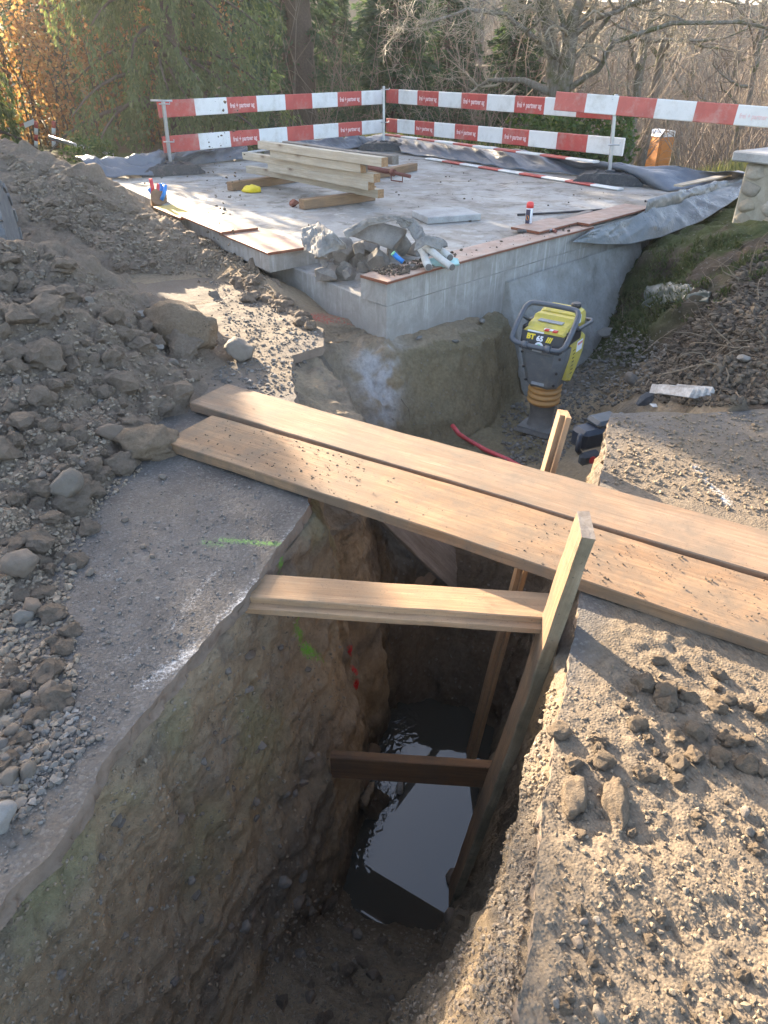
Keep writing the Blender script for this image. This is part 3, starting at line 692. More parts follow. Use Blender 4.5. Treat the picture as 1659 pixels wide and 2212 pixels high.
def board(name, p0, p1, width, thick, wdir, mats, label=None, cat='board', group=None, wear=.004, lip=None, parent=None, seg=.05, ends=True, centre=False):
    """a sawn board: local X from p0 to p1, width along wdir, thickness the third way; p0-p1 is its lower-left long edge (or axis)"""
    p0 = Vector(p0); p1 = Vector(p1); x = (p1 - p0); L = x.length; x.normalize()
    wd = Vector(wdir); wd = (wd - x * wd.dot(x)).normalized(); zd = x.cross(wd)
    n = max(2, int(L / seg)); sd = random.uniform(0, 50)
    y0, y1 = (-width / 2, width / 2) if centre else (0, width)
    prof = [(y0 + .003, 0), (y1 - .003, 0), (y1, .003), (y1, thick - .004), (y1 - .004, thick), (y0 + .004, thick), (y0, thick - .004), (y0, .003)]
    if lip: prof = [(y0 + .003, 0), (y1 - .003, 0), (y1, .003), (y1, thick - .004), (y1 - .004, thick), (y0 + .034, thick), (y0 + .03, thick - .004), (y0 + .03, thick * .52), (y0 + .004, thick * .5), (y0, thick * .46), (y0, .003)]
    k = len(prof); vs = []
    for i in range(n + 1):
        t = L * i / n
        for j, (a, b) in enumerate(prof):
            q = fbm(np.array([[t * 6 + sd, a * 30, b * 30]]), 3)[0]
            q2 = fbm(np.array([[t * 1.1 + sd, 4., 2.]]), 2)[0]
            e = wear * q
            vs.append((t + (e if i in (0, n) else 0), a + e + .006 * q2 * (L > 1.5), b + e * .5 + .012 * (q2 - 0) * (L > 1.5)))
    fs = [(i * k + j, i * k + (j + 1) % k, (i + 1) * k + (j + 1) % k, (i + 1) * k + j) for i in range(n) for j in range(k)]
    mb = MB(); mb.add(vs, fs, 0); b = 0
    if ends:
        mb.f += [tuple(range(k))[::-1], tuple(n * k + j for j in range(k))]; mb.mi += [1, 1]; mb.sm += [False] * 2
    o = mb.build(name, mats if isinstance(mats, list) else [mats, M['endgrain']], parent)
    m = Matrix((x, wd, zd)).transposed().to_4x4(); m.translation = p0; o.matrix_world = m
    if label: tag(o, label, cat, group)
    return o
def bx(name, p0, p1, h, w, mats, label, cat='beam', group=None, c=.004):
    """square timber from p0 to p1 (axis on its underside), height h, width w"""
    return board(name, p0, p1, w, h, Vector((0, 0, 1)).cross(Vector(p1) - Vector(p0)), mats, label, cat, group, wear=c, centre=True, seg=.25)

# the gangway
pa0, pa1 = P(466, 898, .06), P(1659, 1251, .06); pb0, pb1 = P(470, 888, .066), P(1659, 1238, .066)
d1 = (pa1 - pa0).normalized(); pn = Vector((-d1.y, d1.x, 0)); d2 = (pb1 - pb0).normalized(); pn2 = Vector((-d2.y, d2.x, 0))
ka = pa0 - pn * .345 - d1 * .02; ka.z = .011; kb = pb0 - d2 * .2; kb.z = .016
board('scaffold_plank', ka, ka + d1 * 3.8, .345, .05, pn, [M['plank'], M['endgrain']],
      'wide bare wooden plank across the trench, the one with the clean front edge', 'plank')
board('scaffold_plank', kb, kb + d2 * 3.9, .30, .05, pn2, [M['plank2'], M['endgrain']],
      'mud-stained wooden plank across the trench, on the slab side of its twin', 'plank')
# trench shoring
board('strut', (-.50, 1.905, -.078), (.60, 1.795, -.082), .17, .052, (.07, 1, 0), [M['pine'], M['endgrain']], 'pale pine strut with a rebated edge wedged across the top of the trench', 'strut', lip=True)
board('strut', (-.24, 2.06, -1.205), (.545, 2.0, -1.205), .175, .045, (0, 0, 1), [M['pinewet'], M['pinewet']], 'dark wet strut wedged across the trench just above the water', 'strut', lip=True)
tr = Vector((TA[0], TA[1], 0)); nr = Vector((TN[0], TN[1], 0))
b2 = Vector((.36, 1.85, -2.1)); t2 = Vector((.628, 1.675, .41))
sb = board('shoring_board', b2, t2, .14, .042, (.1, 1, 0), [M['plank'], M['greyw'], M['bark']], 'tall wide shoring board with a weathered edge, sticking up above the planks beside the strut', 'board', wear=.007)
for p_ in sb.data.polygons:
    if p_.normal.y < -.5: p_.material_index = 2
b3 = Vector((.535, 2.70, -2.1)); l3 = (Vector((.88, 2.95, .23)) - b3).normalized()
board('shoring_board', b3, b3 + l3 * 2.34, .12, .05, (.1, 1, 0), [M['pine'], M['endgrain']], 'shoring board rising from the water behind the planks, its top free', 'board', lip=True)
board('brace_board', P(795, 1105, -.5), P(985, 1290, -1.35), .23, .035, (.6, .8, .1), [M['greyw'], M['greyw']], 'grey weathered board sloping down under the planks into the trench', 'board')
board('brace_board', P(890, 1262, -1.25), P(962, 1165, -1.0), .1, .03, (.9, -.3, 0), [M['plank2'], M['endgrain']], 'short pale board end lying under the sloping grey board', 'board')

# plywood on the slab edges
pe1 = Vector((e1.x, e1.y, 0)); po = Vector((eout.x, eout.y, 0)); A3 = Vector((cA.x, cA.y, SLAB_Z))
def ply(p0, p1, wdir, width, label, mats=None, th=.021, grp=None):
    return board('plywood_board', p0, p1, width, th, wdir, mats or [M['ply'], M['plyedge']], label, 'plywood', grp, wear=.002, seg=.2)
def plyb(p0, p1, wdir, width, label, th=.021, m=None):
    o = ply(p0, p1, wdir, width, label, None, th)
    me = o.data                       # faces of the rim get the ply edge look
    me.materials.clear(); me.materials.append(m or M['ply']); me.materials.append(M['plyedge'])
    for p in me.polygons:
        if abs(p.normal.z) < .5: p.material_index = 1
    return o
q0 = A3 + po * .035 - pe1 * .03 + Vector((0, 0, .002))
plyb(q0, q0 + pe1 * 2.72, -po, .27, 'reddish plywood strip along the slab front edge, carrying the tubes')
q1 = A3 + po * .02 + pe1 * 2.62 + Vector((0, 0, .024))
plyb(q1, q1 + pe1 * 1.22, -po, .30, 'reddish plywood strip on the slab edge just before the grey sheeting')
plyb(A3 + pe1 * 2.55 - po * .32 + Vector((0, 0, .002)), A3 + pe1 * 3.35 - po * .36 + Vector((0, 0, .004)), -po, .07, 'narrow dark lath lying behind the plywood strip on the slab', m=M['greyw'])
plyb(A3 - po * .1 + pe1 * 2.0 + Vector((0, 0, .026)), A3 - po * .1 + pe1 * 2.62 + Vector((0, 0, .026)), -po, .30, 'square plywood offcut next to the hammer', m=M['ply'])
g0 = P(578, 546, SLAB_Z + .002); g1 = P(480, 497, SLAB_Z + .002)
pe2 = Vector((e2.x, e2.y, 0))
plyb(g0, g0 + pe2 * .95, pe1, .40, 'dusty plywood sheet on the slab edge by the broken corner')
g2 = g0 + pe2 * .85 + Vector((0, 0, .023)) - pe1 * .02
plyb(g2, g2 + pe2 * .95, pe1, .36, 'dusty plywood sheet overlapping its neighbour towards the conduits')
g3 = g2 + pe2 * .98 - Vector((0, 0, .022))
plyb(g3, g3 + pe2 * .75, pe1, .42, 'yellow formwork board under the red and blue conduits', m=M['yellowboard'])

# timber stack
def cr(cx, cy): return ((950 + cx / 2.37) * .553, (500 + cy / 2.37) * .553)
r1 = P(*cr(1275, 605), .47); l1 = P(*cr(55, 375), .47); bd = (l1 - r1); bd.z = 0; bd.normalize()
def along(r, px):
    for k in range(400):
        p = r + bd * (k * .01); fw = p.y * math.cos(PITCH) - (p.z - CAMH) * math.sin(PITCH)
        if 829.5 + FPX * p.x / fw < px: return p
    return p
off = Vector((bd.y, -bd.x, 0));  off = off if off.y > 0 else -off
def beam(rc, lx, zc, label, mats, h=.082, w=.085, extra=None):
    r = P(*cr(*rc), zc) + off * .0; l = along(r, cr(lx, 0)[0])
    if extra is not None: r = r + extra; l = l + extra
    dz = Vector((0, 0, -h / 2)); return bx('timber_beam', l + dz, r + dz, h, w, mats, label, 'beam', 'squared timbers stacked on the slab')
bb = [M['beam'], M['endgrain']]; gb = [M['greyw'], M['greyw']]
beam((1275, 605), 55, .437, 'lowest front squared timber of the stack, resting on the bearers', bb)
beam((1187, 535), 260, .52, 'second squared timber up in the front of the stack', bb)
beam((1240, 460), 20, .603, 'long pale squared timber in the middle of the stack, sticking out furthest', bb)
beam((1120, 370), 280, .686, 'squared timber with a dark sawn end, under the top pair', [M['beam'], M['greyw']])
beam((1310, 320), 165, .769, 'front squared timber of the top pair', bb)
beam((1340, 305), 330, .772, 'rear squared timber of the top pair, weathered grey on top', [M['greyw'], M['greyw']], extra=off * .098)
for k, zc in enumerate((.437, .52, .603, .686)):
    beam((1120 - 30 * k, 590 - 70 * k), 150 + 30 * k, zc, 'squared timber hidden in the rear row of the stack', bb, extra=off * .12 - Vector((off.x, off.y, 0)) * 0)
def bearer(a, b, label): bx('bearer', P(*a, SLAB_Z + .002), P(*b, SLAB_Z + .002), .095, .1, [M['bearer'], M['bearer']], label, 'bearer', 'bearers under the timber stack')
bearer((652, 452), (805, 432), 'brown bearer under the stack ends, next to the brick piece')
bearer((497, 412), (640, 392), 'brown bearer under the stack, beside the yellow rag')
bearer((800, 388), (895, 368), 'brown bearer end showing behind the rusty prop')
M['rust'] = m_plain('rusty_steel', (.22, .075, .055), .6, .3, .35, 20, .3)
pr = empty('steel_prop', (0, 0, 0), 'rust-red adjustable steel prop lying behind the timber stack', 'prop')
pa = P(770, 356, .47); pb = P(886, 381, .41)
def loc(e, pts): return [Vector(p) - e.location for p in pts]
pr.location = pb
MB().tube(loc(pr, [pa, pa.lerp(pb, .62)]), .03, 12).build('outer_tube', M['rust'], pr)
MB().tube(loc(pr, [pa.lerp(pb, .5), pb]), .021, 12).build('inner_tube', M['rust'], pr)
kk = pa.lerp(pb, .66); MB().tube(loc(pr, [kk, kk + (pb - pa).normalized() * .05]), .042, 12).build('collar', M['rust'], pr)
MB().tube(loc(pr, [kk, kk + Vector((0, 0, -.09)), kk + Vector((.14, -.06, -.10)), kk + Vector((.14, -.06, -.01))]), .009, 6).build('pin_handle', M['rust'], pr)

# ================================================================== ROCK SHAPES
def ico(sub):
    bm = bmesh.new(); bmesh.ops.create_icosphere(bm, subdivisions=sub, radius=1)
    V = np.array([v.co[:] for v in bm.verts]); F = np.array([[v.index for v in f.verts] for f in bm.faces]); bm.free(); return V, F
ICO = {k: ico(k) for k in (1, 2, 3, 4)}
def rock(seed, sub=3, planes=9, flat=.55, rough=.05, sc=(1, 1, 1), lump=.0):
    r = np.random.default_rng(seed); V, F = ICO[sub]; V = V.copy()
    for i in range(planes):
        n = r.normal(size=3); n /= np.linalg.norm(n); d = r.uniform(flat, min(.92, flat + .42))
        s = np.maximum(0, V @ n - d); V = V - s[:, None] * n
    o = r.uniform(0, 90, 3)
    V = V * (1 + rough * fbm(V * 3 + o, 5)[:, None] + lump * (fbm(V * 1.6 + o, 3)[:, None]))
    if lump > .15:
        w_, i_ = worley(V * 2.6 + o, seed); V = V * (1 + .22 * (.55 - w_) * (i_ > .3))[:, None]
    return V * np.array(sc), F
def rock_mesh(name, *a, smooth=True, **k):
    V, F = rock(*a, **k); return np_mesh(name, V, F, smooth)
M['conc_chunk'] = m_concrete('broken_concrete', (.27, .255, .235), (.15, .138, .122), 4)
def m_stone(name, pal):
    t = NT(name); c = t.co('Object'); rnd = t.n('ObjectInfo').outputs['Random']
    col = t.ramp(rnd, [(i / (len(pal) - 1), p) for i, p in enumerate(pal)])
    n = t.noise(c, 2.5, 6, .7); n2 = t.noise(c, 14, 4, .7)
    col = t.mix(t.rng(n, .3, .7, 0, .6), col, t.mix(1.0, col, (.6, .57, .54), 'MULTIPLY'))
    col = t.mix(t.rng(n2, .5, .75, 0, .5), col, (.19, .15, .11))
    return t.bsdf(col, .85, t.bump(t.math('MULTIPLY_ADD', n2, .5, n), .3, .05), spec=.3)
M['stone'] = m_stone('river_stone', [(.15, .125, .1), (.19, .165, .135), (.18, .135, .1), (.22, .195, .165), (.13, .11, .095)])
M['pale'] = m_stone('pale_stone', [(.27, .255, .23), (.22, .205, .185), (.32, .3, .275)])
PEB = [rock_mesh('stone', 100 + i, 3, planes=7, flat=.55, rough=.1, lump=.16, sc=(1, random.uniform(.7, .95), random.uniform(.55, .8))) for i in range(8)]
ANG = [rock_mesh('stone', 200 + i, 3, planes=11, flat=.5, rough=.07, lump=.1, sc=(1, random.uniform(.65, .9), random.uniform(.5, .75))) for i in range(8)]
CLD = [rock_mesh('clod', 300 + i, 3, planes=8, flat=.6, rough=.3, lump=.5, smooth=False, sc=(1, random.uniform(.7, 1), random.uniform(.5, .8))) for i in range(8)]
for m_ in PEB + ANG: m_.materials.append(M['stone'])
for m_ in CLD: m_.materials.append(M['clod'])
PALE = [m_.copy() for m_ in ANG]
for m_ in PALE: m_.materials.clear(); m_.materials.append(M['pale'])
MUD = [m_.copy() for m_ in CLD]
for m_ in MUD: m_.materials.clear(); m_.materials.append(M['mudclod'])
def put(meshes, loc, r, name, label, cat, group, sink=.25, rz=None, tilt=.4):
    o = bpy.data.objects.new(name, random.choice(meshes)); COL.objects.link(o)
    o.scale = (r, r, r); o.rotation_euler = (random.uniform(-tilt, tilt), random.uniform(-tilt, tilt), random.uniform(0, 6.28) if rz is None else rz)
    o.location = Vector(loc) + Vector((0, 0, r * .6 - sink * r)); return tag(o, label, cat, group)

# ================================================================== RUBBLE IN THE BROKEN CORNER
def chunk(px, py, z, wpx, hpx, seed, label, depth=.8, mat=None, rot=(0, 0, 0), planes=20, flat=.32, lump=.05):
    c = P(px, py, z); fw = c.y * math.cos(PITCH) - (c.z - CAMH) * math.sin(PITCH); s = fw / FPX / 2
    V, F = rock(seed, 3, planes, flat, .07, (1, 1, 1), lump)
    V = V / np.abs(V).max(axis=0) * np.array([wpx * s, wpx * s * depth, hpx * s])
    V = V * (1 + .05 * fbm(V * 30, 3, seed)[:, None])
    o = link('concrete_chunk', np_mesh('concrete_chunk', V, F, False), mat or M['conc_chunk']); o.location = c; o.rotation_euler = rot
    return tag(o, label, 'concrete chunk', 'rubble in the broken slab corner')
ch = [(812, 505, .49, 132, 62, 11, 'largest broken concrete slab piece on top of the rubble', .5, (.35, .1, -.1)),
      (868, 532, .37, 60, 60, 12, 'broken concrete piece to the hose side of the largest rubble piece', .8, (0, .3, .2)),
      (823, 560, .30, 66, 56, 13, 'pale angular concrete piece at the front of the rubble under the largest piece', .8, (.2, 0, .4)),
      (776, 544, .33, 36, 36, 14, 'small pointed concrete piece below the largest rubble piece', .8, (.3, .3, .2)),
      (746, 583, .22, 44, 66, 15, 'wedge-shaped concrete piece standing on the ledge with a mud ball on it', .7, (.15, -.35, .3)),
      (703, 592, .19, 56, 34, 16, 'low squarish concrete block lying on the ledge beside the wedge-shaped piece', .8, (0, .05, .2)),
      (785, 583, .2, 30, 34, 17, 'small light concrete piece tucked behind the wedge-shaped piece', .7, (0, .2, .2)),
      (850, 555, .31, 46, 48, 18, 'blocky concrete piece behind the blue hose', .8, (.1, .2, .8)),
      (905, 540, .33, 60, 46, 19, 'dark concrete piece beneath the felt-wrapped tubes', .8, (.1, .0, .3)),
      (935, 528, .36, 58, 42, 20, 'rounded dark slab piece leaning at the tube end of the rubble', .45, (.2, .5, .1)),
      (712, 545, .27, 50, 62, 21, 'upright concrete piece half wrapped in torn fleece', .7, (0, .1, .3)),
      (745, 540, .3, 60, 50, 22, 'shadowed concrete piece in the hollow behind the small pointed one', .8, (0, 0, .7)),
      (800, 535, .33, 70, 46, 23, 'concrete piece supporting the largest rubble piece', .9, (0, 0, .2)),
      (862, 572, .3, 40, 26, 24, 'flat dark stone lying by the plywood strip among the rubble', .9, (0, 0, .5))]
rq = random.Random(4)
for k in range(16): chunk(rq.uniform(690, 930), rq.uniform(535, 590), rq.uniform(.2, .34), rq.uniform(16, 34), rq.uniform(14, 28), 400 + k, 'small broken concrete bit filling the gaps of the rubble', .8, rot=(rq.uniform(-.5, .5), rq.uniform(-.5, .5), rq.uniform(0, 3)))
for a in ch: chunk(a[0], a[1], a[2], a[3], a[4], a[5], a[6], a[7], rot=a[8])
# ================================================================== SHEETS
def sheet(top, bot, rows, fold, seed, sag=0.0, fu=4.0, fk=1.2, lift=None):
    """grid of cloth between two polylines, creased along and across"""
    def res(line, n):
        line = np.array([tuple(p) for p in line], float); d = np.r_[0, np.cumsum(np.linalg.norm(np.diff(line, axis=0), axis=1))]
        t = np.linspace(0, d[-1], n); return np.c_[[np.interp(t, d, line[:, k]) for k in range(3)]].T, d[-1]
    n = 130; a, La = res(top, n); b, _ = res(bot, n); V = []
    for r in range(rows + 1):
        k = r / rows; V.append(a * (1 - k) + b * k + np.array([0, 0, sag * 4 * k * (1 - k)]))
    V = np.concatenate(V); F = np.array([(r * n + i, (r + 1) * n + i, (r + 1) * n + i + 1, r * n + i + 1) for r in range(rows) for i in range(n - 1)])
    N = vnormals(V, np.concatenate([F[:, :3], F[:, [0, 2, 3]]]))
    k = np.repeat(np.linspace(0, 1, rows + 1), n); u = np.tile(np.linspace(0, La, n), rows + 1)
    q = np.zeros(len(V)); o = np.full(len(V), seed)
    for am, s, sh in ((1, 1, .9), (.5, 2.3, -1.6), (.28, 5, 2.2)):
        q += am * (.45 - 1.6 * np.abs(fbm(np.c_[u * fu * s + sh * k * fu * .4, k * fk * s, o + s], 3)))
    env = .25 + .75 * np.sin(np.pi * np.clip(k, .06, .94))
    V = V + N * (fold * q * env)[:, None]
    if lift is not None: V[:, 2] = np.maximum(V[:, 2], lift)
    return V, F
def m_tarp(name, col, rough=.28):
    t = NT(name); c = t.co('Object'); n = t.noise(c, 3, 6, .7); n2 = t.noise(c, 26, 4, .6, .6)
    cc = t.mix(t.rng(n, .35, .7), col, tuple(v * 1.25 for v in col))
    cc = t.mix(t.rng(t.noise(c, 6, 7, .75), .55, .72, 0, .55), cc, (.25, .23, .2))
    return t.bsdf(cc, t.rng(n, .3, .7, rough, rough + .22), t.bump(n2, .25, .02), spec=.5)
M['tarp'] = m_tarp('grey_plastic_sheet', (.115, .13, .152))
M['tarp2'] = m_tarp('olive_grey_sheet', (.14, .15, .15), .2)
def cloth(name, top, bot, rows, fold, seed, mat, label, sag=0., sc=(4, 1.2), lift=None, th=.004):
    V, F = sheet(top, bot, rows, fold, seed, sag, sc[0], sc[1], lift)
    o = link(name, np_mesh(name, V, F), mat); s = o.modifiers.new('thickness', 'SOLIDIFY'); s.thickness = th; s.offset = 0
    return tag(o, label, 'plastic sheet')
def Pz(l): return [P(*q) for q in l]
cloth('plastic_sheet', Pz([(835, 292, .40), (1000, 312, .47), (1290, 351, .5), (1450, 362, .5), (1615, 372, .5)]),
      Pz([(868, 332, .31), (1000, 350, .31), (1140, 370, .31), (1230, 378, .31), (1300, 380, .31), (1380, 396, .31), (1450, 414, .31), (1612, 392, .33)]), 20, .10, 3.1, M['tarp'],
      'dark grey plastic sheet over the kerb behind the barrier with the striped lath on it', .05, (1.6, 1.3), .302)
cloth('plastic_sheet', Pz([(565, 322, .33), (700, 308, .42), (760, 300, .42), (846, 296, .42)]), Pz([(640, 335, .31), (720, 328, .31), (790, 318, .31), (880, 326, .31)]), 16, .14, 8.3, M['tarp'],
      'crumpled dark grey plastic sheet at the corner post', .06, (1.5, 1.2), .302)
cloth('plastic_sheet', Pz([(160, 352, .42), (240, 348, .45), (320, 347, .46), (400, 338, .46), (450, 322, .5), (532, 330, .36)]),
      Pz([(200, 384, .31), (255, 385, .31), (330, 381, .31), (372, 362, .31), (440, 354, .31), (535, 345, .31)]), 22, .16, 5.5, M['tarp'],
      'crumpled grey plastic sheet at the slab edge behind the soil heap', .09, (1.5, 1.3), .304)
# sheet hanging over the right wall
topl = []; botl = []
for s, dz, dn in [(2.62, -.01, .045), (2.9, .0, .05), (3.4, .01, .06), (3.8, .06, .04), (4.6, .07, .03), (5.4, .06, .03), (6.35, .06, .03)]:
    p = cA + e1 * s + eout * dn; topl.append((p.x, p.y, SLAB_Z + dz))
for s, dz, dn in [(2.3, -.06, .06), (2.75, -.14, .12), (3.2, -.2, .17), (3.7, -.2, .24), (4.5, -.14, .30), (5.3, -.02, .30), (6.3, .1, .18)]:
    p = cA + e1 * s + eout * dn; botl.append((p.x, p.y, SLAB_Z + dz))
cloth('plastic_sheet', topl, botl, 26, .055, 1.7, M['tarp2'], 'olive grey plastic sheet hanging over the slab wall above the earth bank', .0, (1.3, .5))
cloth('plastic_sheet', [(q[0], q[1], SLAB_Z + .09) for q in [tuple(cA + e1 * s - eout * (.02)) for s in (3.75, 4.3, 5, 5.8, 6.3)]], [(*(cA + e1 * s + eout * .06), SLAB_Z + .02) for s in (3.6, 4.3, 5, 5.8, 6.4)], 12, .05, 6.2, M['tarp2'],
      'bulging fold of plastic sheet along the slab rim before the stone wall', .05, (1.4, .8))
board('lath', (*(cA + e1 * 4.75 - eout * .1), SLAB_Z + .125), (*(cA + e1 * 6.35 - eout * .06), SLAB_Z + .13), .1, .02, -po, [M['beam'], M['beam']], 'pale lath weighting the plastic sheet towards the stone wall', 'lath', seg=.3)
M['film'] = m_plain('clear_film', (.1, .11, .09), .35, 0, .3, 8, .6, spec=.5, dirt=(.06, .065, .035), dirtamt=1.0)
h_ = [hit(*q)[0] + Vector((0, -.02, .015)) for q in [(1395, 622), (1440, 612), (1490, 616), (1530, 640)]]
g_ = [hit(*q)[0] + Vector((0, -.03, .0)) for q in [(1385, 668), (1430, 655), (1480, 645), (1528, 652)]]
cloth('plastic_film', h_, g_, 20, .05, 2.9, M['film'], 'torn clear plastic film caught in the earth bank', .02, (5, 2))

# ================================================================== BARRIER
M['red'] = m_plain('barrier_red', (.5, .075, .06), .55, 0, .2, 5, .1, dirt=(.42, .3, .26), dirtamt=.6)
M['white'] = m_plain('barrier_white', (.74, .72, .68), .55, 0, .1, 5, .1, dirt=(.42, .38, .31), dirtamt=.65)
M['redfade'] = m_plain('barrier_red_faded', (.55, .13, .1), .55, 0, .2, 5, .1, dirt=(.5, .38, .32), dirtamt=.6)
M['galv'] = m_plain('galvanised_steel', (.5, .51, .52), .38, .85, .2, 18, .1)
M['letter'] = m_plain('pale_lettering', (.78, .55, .52), .6, 0, .1, 5, 0)
M['rubber'] = m_plain('recycled_rubber', (.055, .058, .062), .7, 0, .3, 30, .3, dirt=(.2, .18, .16), dirtamt=.5)
def text_mesh(body, size, ext=.0015, bold=0.0, sx=1.0):
    cu = bpy.data.curves.new('lettering', 'FONT'); cu.body = body; cu.size = size; cu.extrude = ext; cu.align_x = 'CENTER'; cu.align_y = 'CENTER'; cu.offset = bold; cu.resolution_u = 3
    o = bpy.data.objects.new('lettering', cu); COL.objects.link(o); dg = bpy.context.evaluated_depsgraph_get(); dg.update()
    me = bpy.data.meshes.new_from_object(o.evaluated_get(dg)); bpy.data.objects.remove(o); bpy.data.curves.remove(cu)
    for v in me.vertices: v.co.x *= sx
    me.materials.clear(); return me
TXT = text_mesh('frei + partner ag', .105, .001, .0025, .82); TXT.materials.append(M['letter'])
def stripe_board(p0, p1, h, th, sections, texts, label, flat=False, red='red', first='r', texty=1.0):
    """striped barrier board; sections = lengths along it"""
    p0 = Vector(p0); p1 = Vector(p1); x = (p1 - p0).normalized(); L = (p1 - p0).length
    up = Vector((0, 0, 1)); y = up.cross(x).normalized()          # local y = away from the camera side
    mb = MB(); t = 0; tot = sum(sections); col = 0 if first == 'r' else 1; spots = []
    for i, s in enumerate(sections):
        s = s / tot * L
        a, b = t, t + s
        c = .008
        mb.add([(a, 0, -h / 2 + c), (b, 0, -h / 2 + c), (b, 0, h / 2 - c), (a, 0, h / 2 - c), (a, c, h / 2), (b, c, h / 2), (b, th - c, h / 2), (a, th - c, h / 2), (a, th, h / 2 - c), (b, th, h / 2 - c), (b, th, -h / 2 + c), (a, th, -h / 2 + c), (a, th - c, -h / 2), (b, th - c, -h / 2), (b, c, -h / 2), (a, c, -h / 2)],
               [(0, 1, 2, 3), (3, 2, 5, 4), (4, 5, 6, 7), (7, 6, 9, 8), (8, 9, 10, 11), (11, 10, 13, 12), (12, 13, 14, 15), (15, 14, 1, 0)], col)
        if i == 0: mb.add([(a, 0, -h / 2 + c), (a, 0, h / 2 - c), (a, c, h / 2), (a, th - c, h / 2), (a, th, h / 2 - c), (a, th, -h / 2 + c), (a, th - c, -h / 2), (a, c, -h / 2)], [tuple(range(8))], col)
        if i == len(sections) - 1: mb.add([(b, 0, -h / 2 + c), (b, 0, h / 2 - c), (b, c, h / 2), (b, th - c, h / 2), (b, th, h / 2 - c), (b, th, -h / 2 + c), (b, th - c, -h / 2), (b, c, -h / 2)], [tuple(range(8))[::-1]], col)
        if i in texts: spots.append((a + s / 2, s))
        t = b; col = 1 - col
    o = mb.build('barrier_board', [M[red], M['white']])
    if flat: zax = -y; m = Matrix((x, up, zax)).transposed().to_4x4()
    else: m = Matrix((x, y, up)).transposed().to_4x4()
    m.translation = p0; o.matrix_world = m
    for c, s in spots:
        q = link('lettering', TXT, None, o); q.location = (c, -.0012, -.005); q.rotation_euler = (math.pi / 2, 0, 0)
        k = min(1.0, s * .82 / TXT_W); q.scale = (k, min(1.15, k * 1.1), 1)
    return tag(o, label, 'barrier board', 'red and white barrier boards')
TXT_W = max(v.co.x for v in TXT.vertices) - min(v.co.x for v in TXT.vertices)
bL = P(371, 376, SLAB_Z); bM = P(829, 325, SLAB_Z); bR = P(1314, 396, SLAB_Z)
YL, YM, YR = bL.y + .03, bM.y + .03, bR.y + .03
def fp(px, py, Y): return P(px, py, Y=Y)
# left run
stripe_board(fp(343, 236, YL), fp(830, 206, YM), .20, .03, [1.05, 1, .98, 1, 1, 1, 1, 1], (2, 6), 'upper striped board of the barrier run nearest the weeping conifer')
stripe_board(fp(354, 313, YL), fp(830, 271, YM), .20, .03, [1.05, 1, .98, 1, 1, 1, 1, 1], (2, 6), 'lower striped board of the barrier run nearest the weeping conifer')
# right run
Yq = bR.y + .08
stripe_board(fp(834, 207, YM), fp(1322, 241, Yq), .20, .03, [.62, .9, .95, .95, 1, 1, 1, 1, 1], (2, 4, 6), 'upper striped board of the barrier run along the far plastic sheet')
stripe_board(fp(834, 270, YM), fp(1346, 315, Yq), .20, .03, [.6, .9, .95, .95, 1, 1, 1, 1, 1, 1.1], (2, 4, 6), 'lower striped board of the barrier run along the far plastic sheet')
stripe_board(fp(1199, 218, bR.y + .3), fp(1760, 292, bR.y - 1.1), .20, .03, [1, 1, 1.15, 1.15, 1.15, 1.1, 1.1], (5,), 'faded striped board running on past the stone wall, overlapping the upper one', red='redfade')
# boards lying about
stripe_board(P(925, 344, .305) , P(1340, 411, .305), .12, .022, [1] * 9, (), 'striped lath lying on the slab parallel to the plastic sheet', True, first='w')
stripe_board(P(838, 293, .5), P(1290, 349, .53), .12, .025, [1] * 10, (), 'striped lath lying on top of the plastic sheet', True)
stripe_board(P(520, 333, .36), P(640, 316, .36), .10, .022, [1, 1.2], (), 'short striped lath on the ground behind the timber stack', True, first='w')
def post(base, top, label, rz):
    """galvanised tube standing in a ribbed rubber foot"""
    base = Vector(base); top = Vector(top)
    e = empty('barrier_post', base, label, 'post', 'galvanised barrier posts')
    t = top - base; L = t.length
    p = MB().box(-.02, .02, -.02, .02, .08, L, 0, .004).build('tube', M['galv'], e); p.rotation_euler = t.to_track_quat('Z', 'Y').to_euler()
    for k in (.45, .95): MB().tube([(-.05, -.03, 0), (.09, -.03, 0), (.09, -.03, .03)], .008, 6).build('hook', M['galv'], e).location = t * k
    prof = [(-.42, 0), (.42, 0), (.42, .03), (.30, .11), (.10, .125), (-.10, .125), (-.30, .11), (-.42, .03)]
    f = MB().prism(prof, -.19, .19, 0, 'y').build('foot', M['rubber'], e); f.rotation_euler = (0, 0, rz); f.location = (0, 0, .004)
    for s in (-1, 1):
        for j in range(4):
            x0 = .15 + j * .065; z0 = .122 - j * .018
            MB().prism([(s * x0, z0 - .04), (s * (x0 + .035), z0 - .05), (s * (x0 + .035), z0 + .008), (s * x0, z0 + .014)][::s], -.175 + .01 * j, .175 - .01 * j, 0, 'y').build('rib', M['rubber'], f)
    MB().box(-.06, .06, -.06, .06, .11, .15, 0, .01).build('socket', M['rubber'], f)
    return e
post(bL, fp(352, 216, bL.y - .05), 'thin galvanised barrier post in a dusty foot beside the crumpled sheet', R(25))
post(bM, fp(829, 186, bM.y), 'galvanised barrier post at the corner where both runs meet', R(-10))
post(bR, fp(1331, 204, bR.y), 'tall galvanised barrier post in a black ribbed foot at the far plastic sheet', R(-20))
MB().tube([fp(325, 217, bL.y - .05), fp(372, 218, bL.y - .05)], .012, 6).build('clamp_rod', M['galv']); tag(bpy.data.objects['clamp_rod'], 'short galvanised rod across the top of the thin barrier post', 'rod')

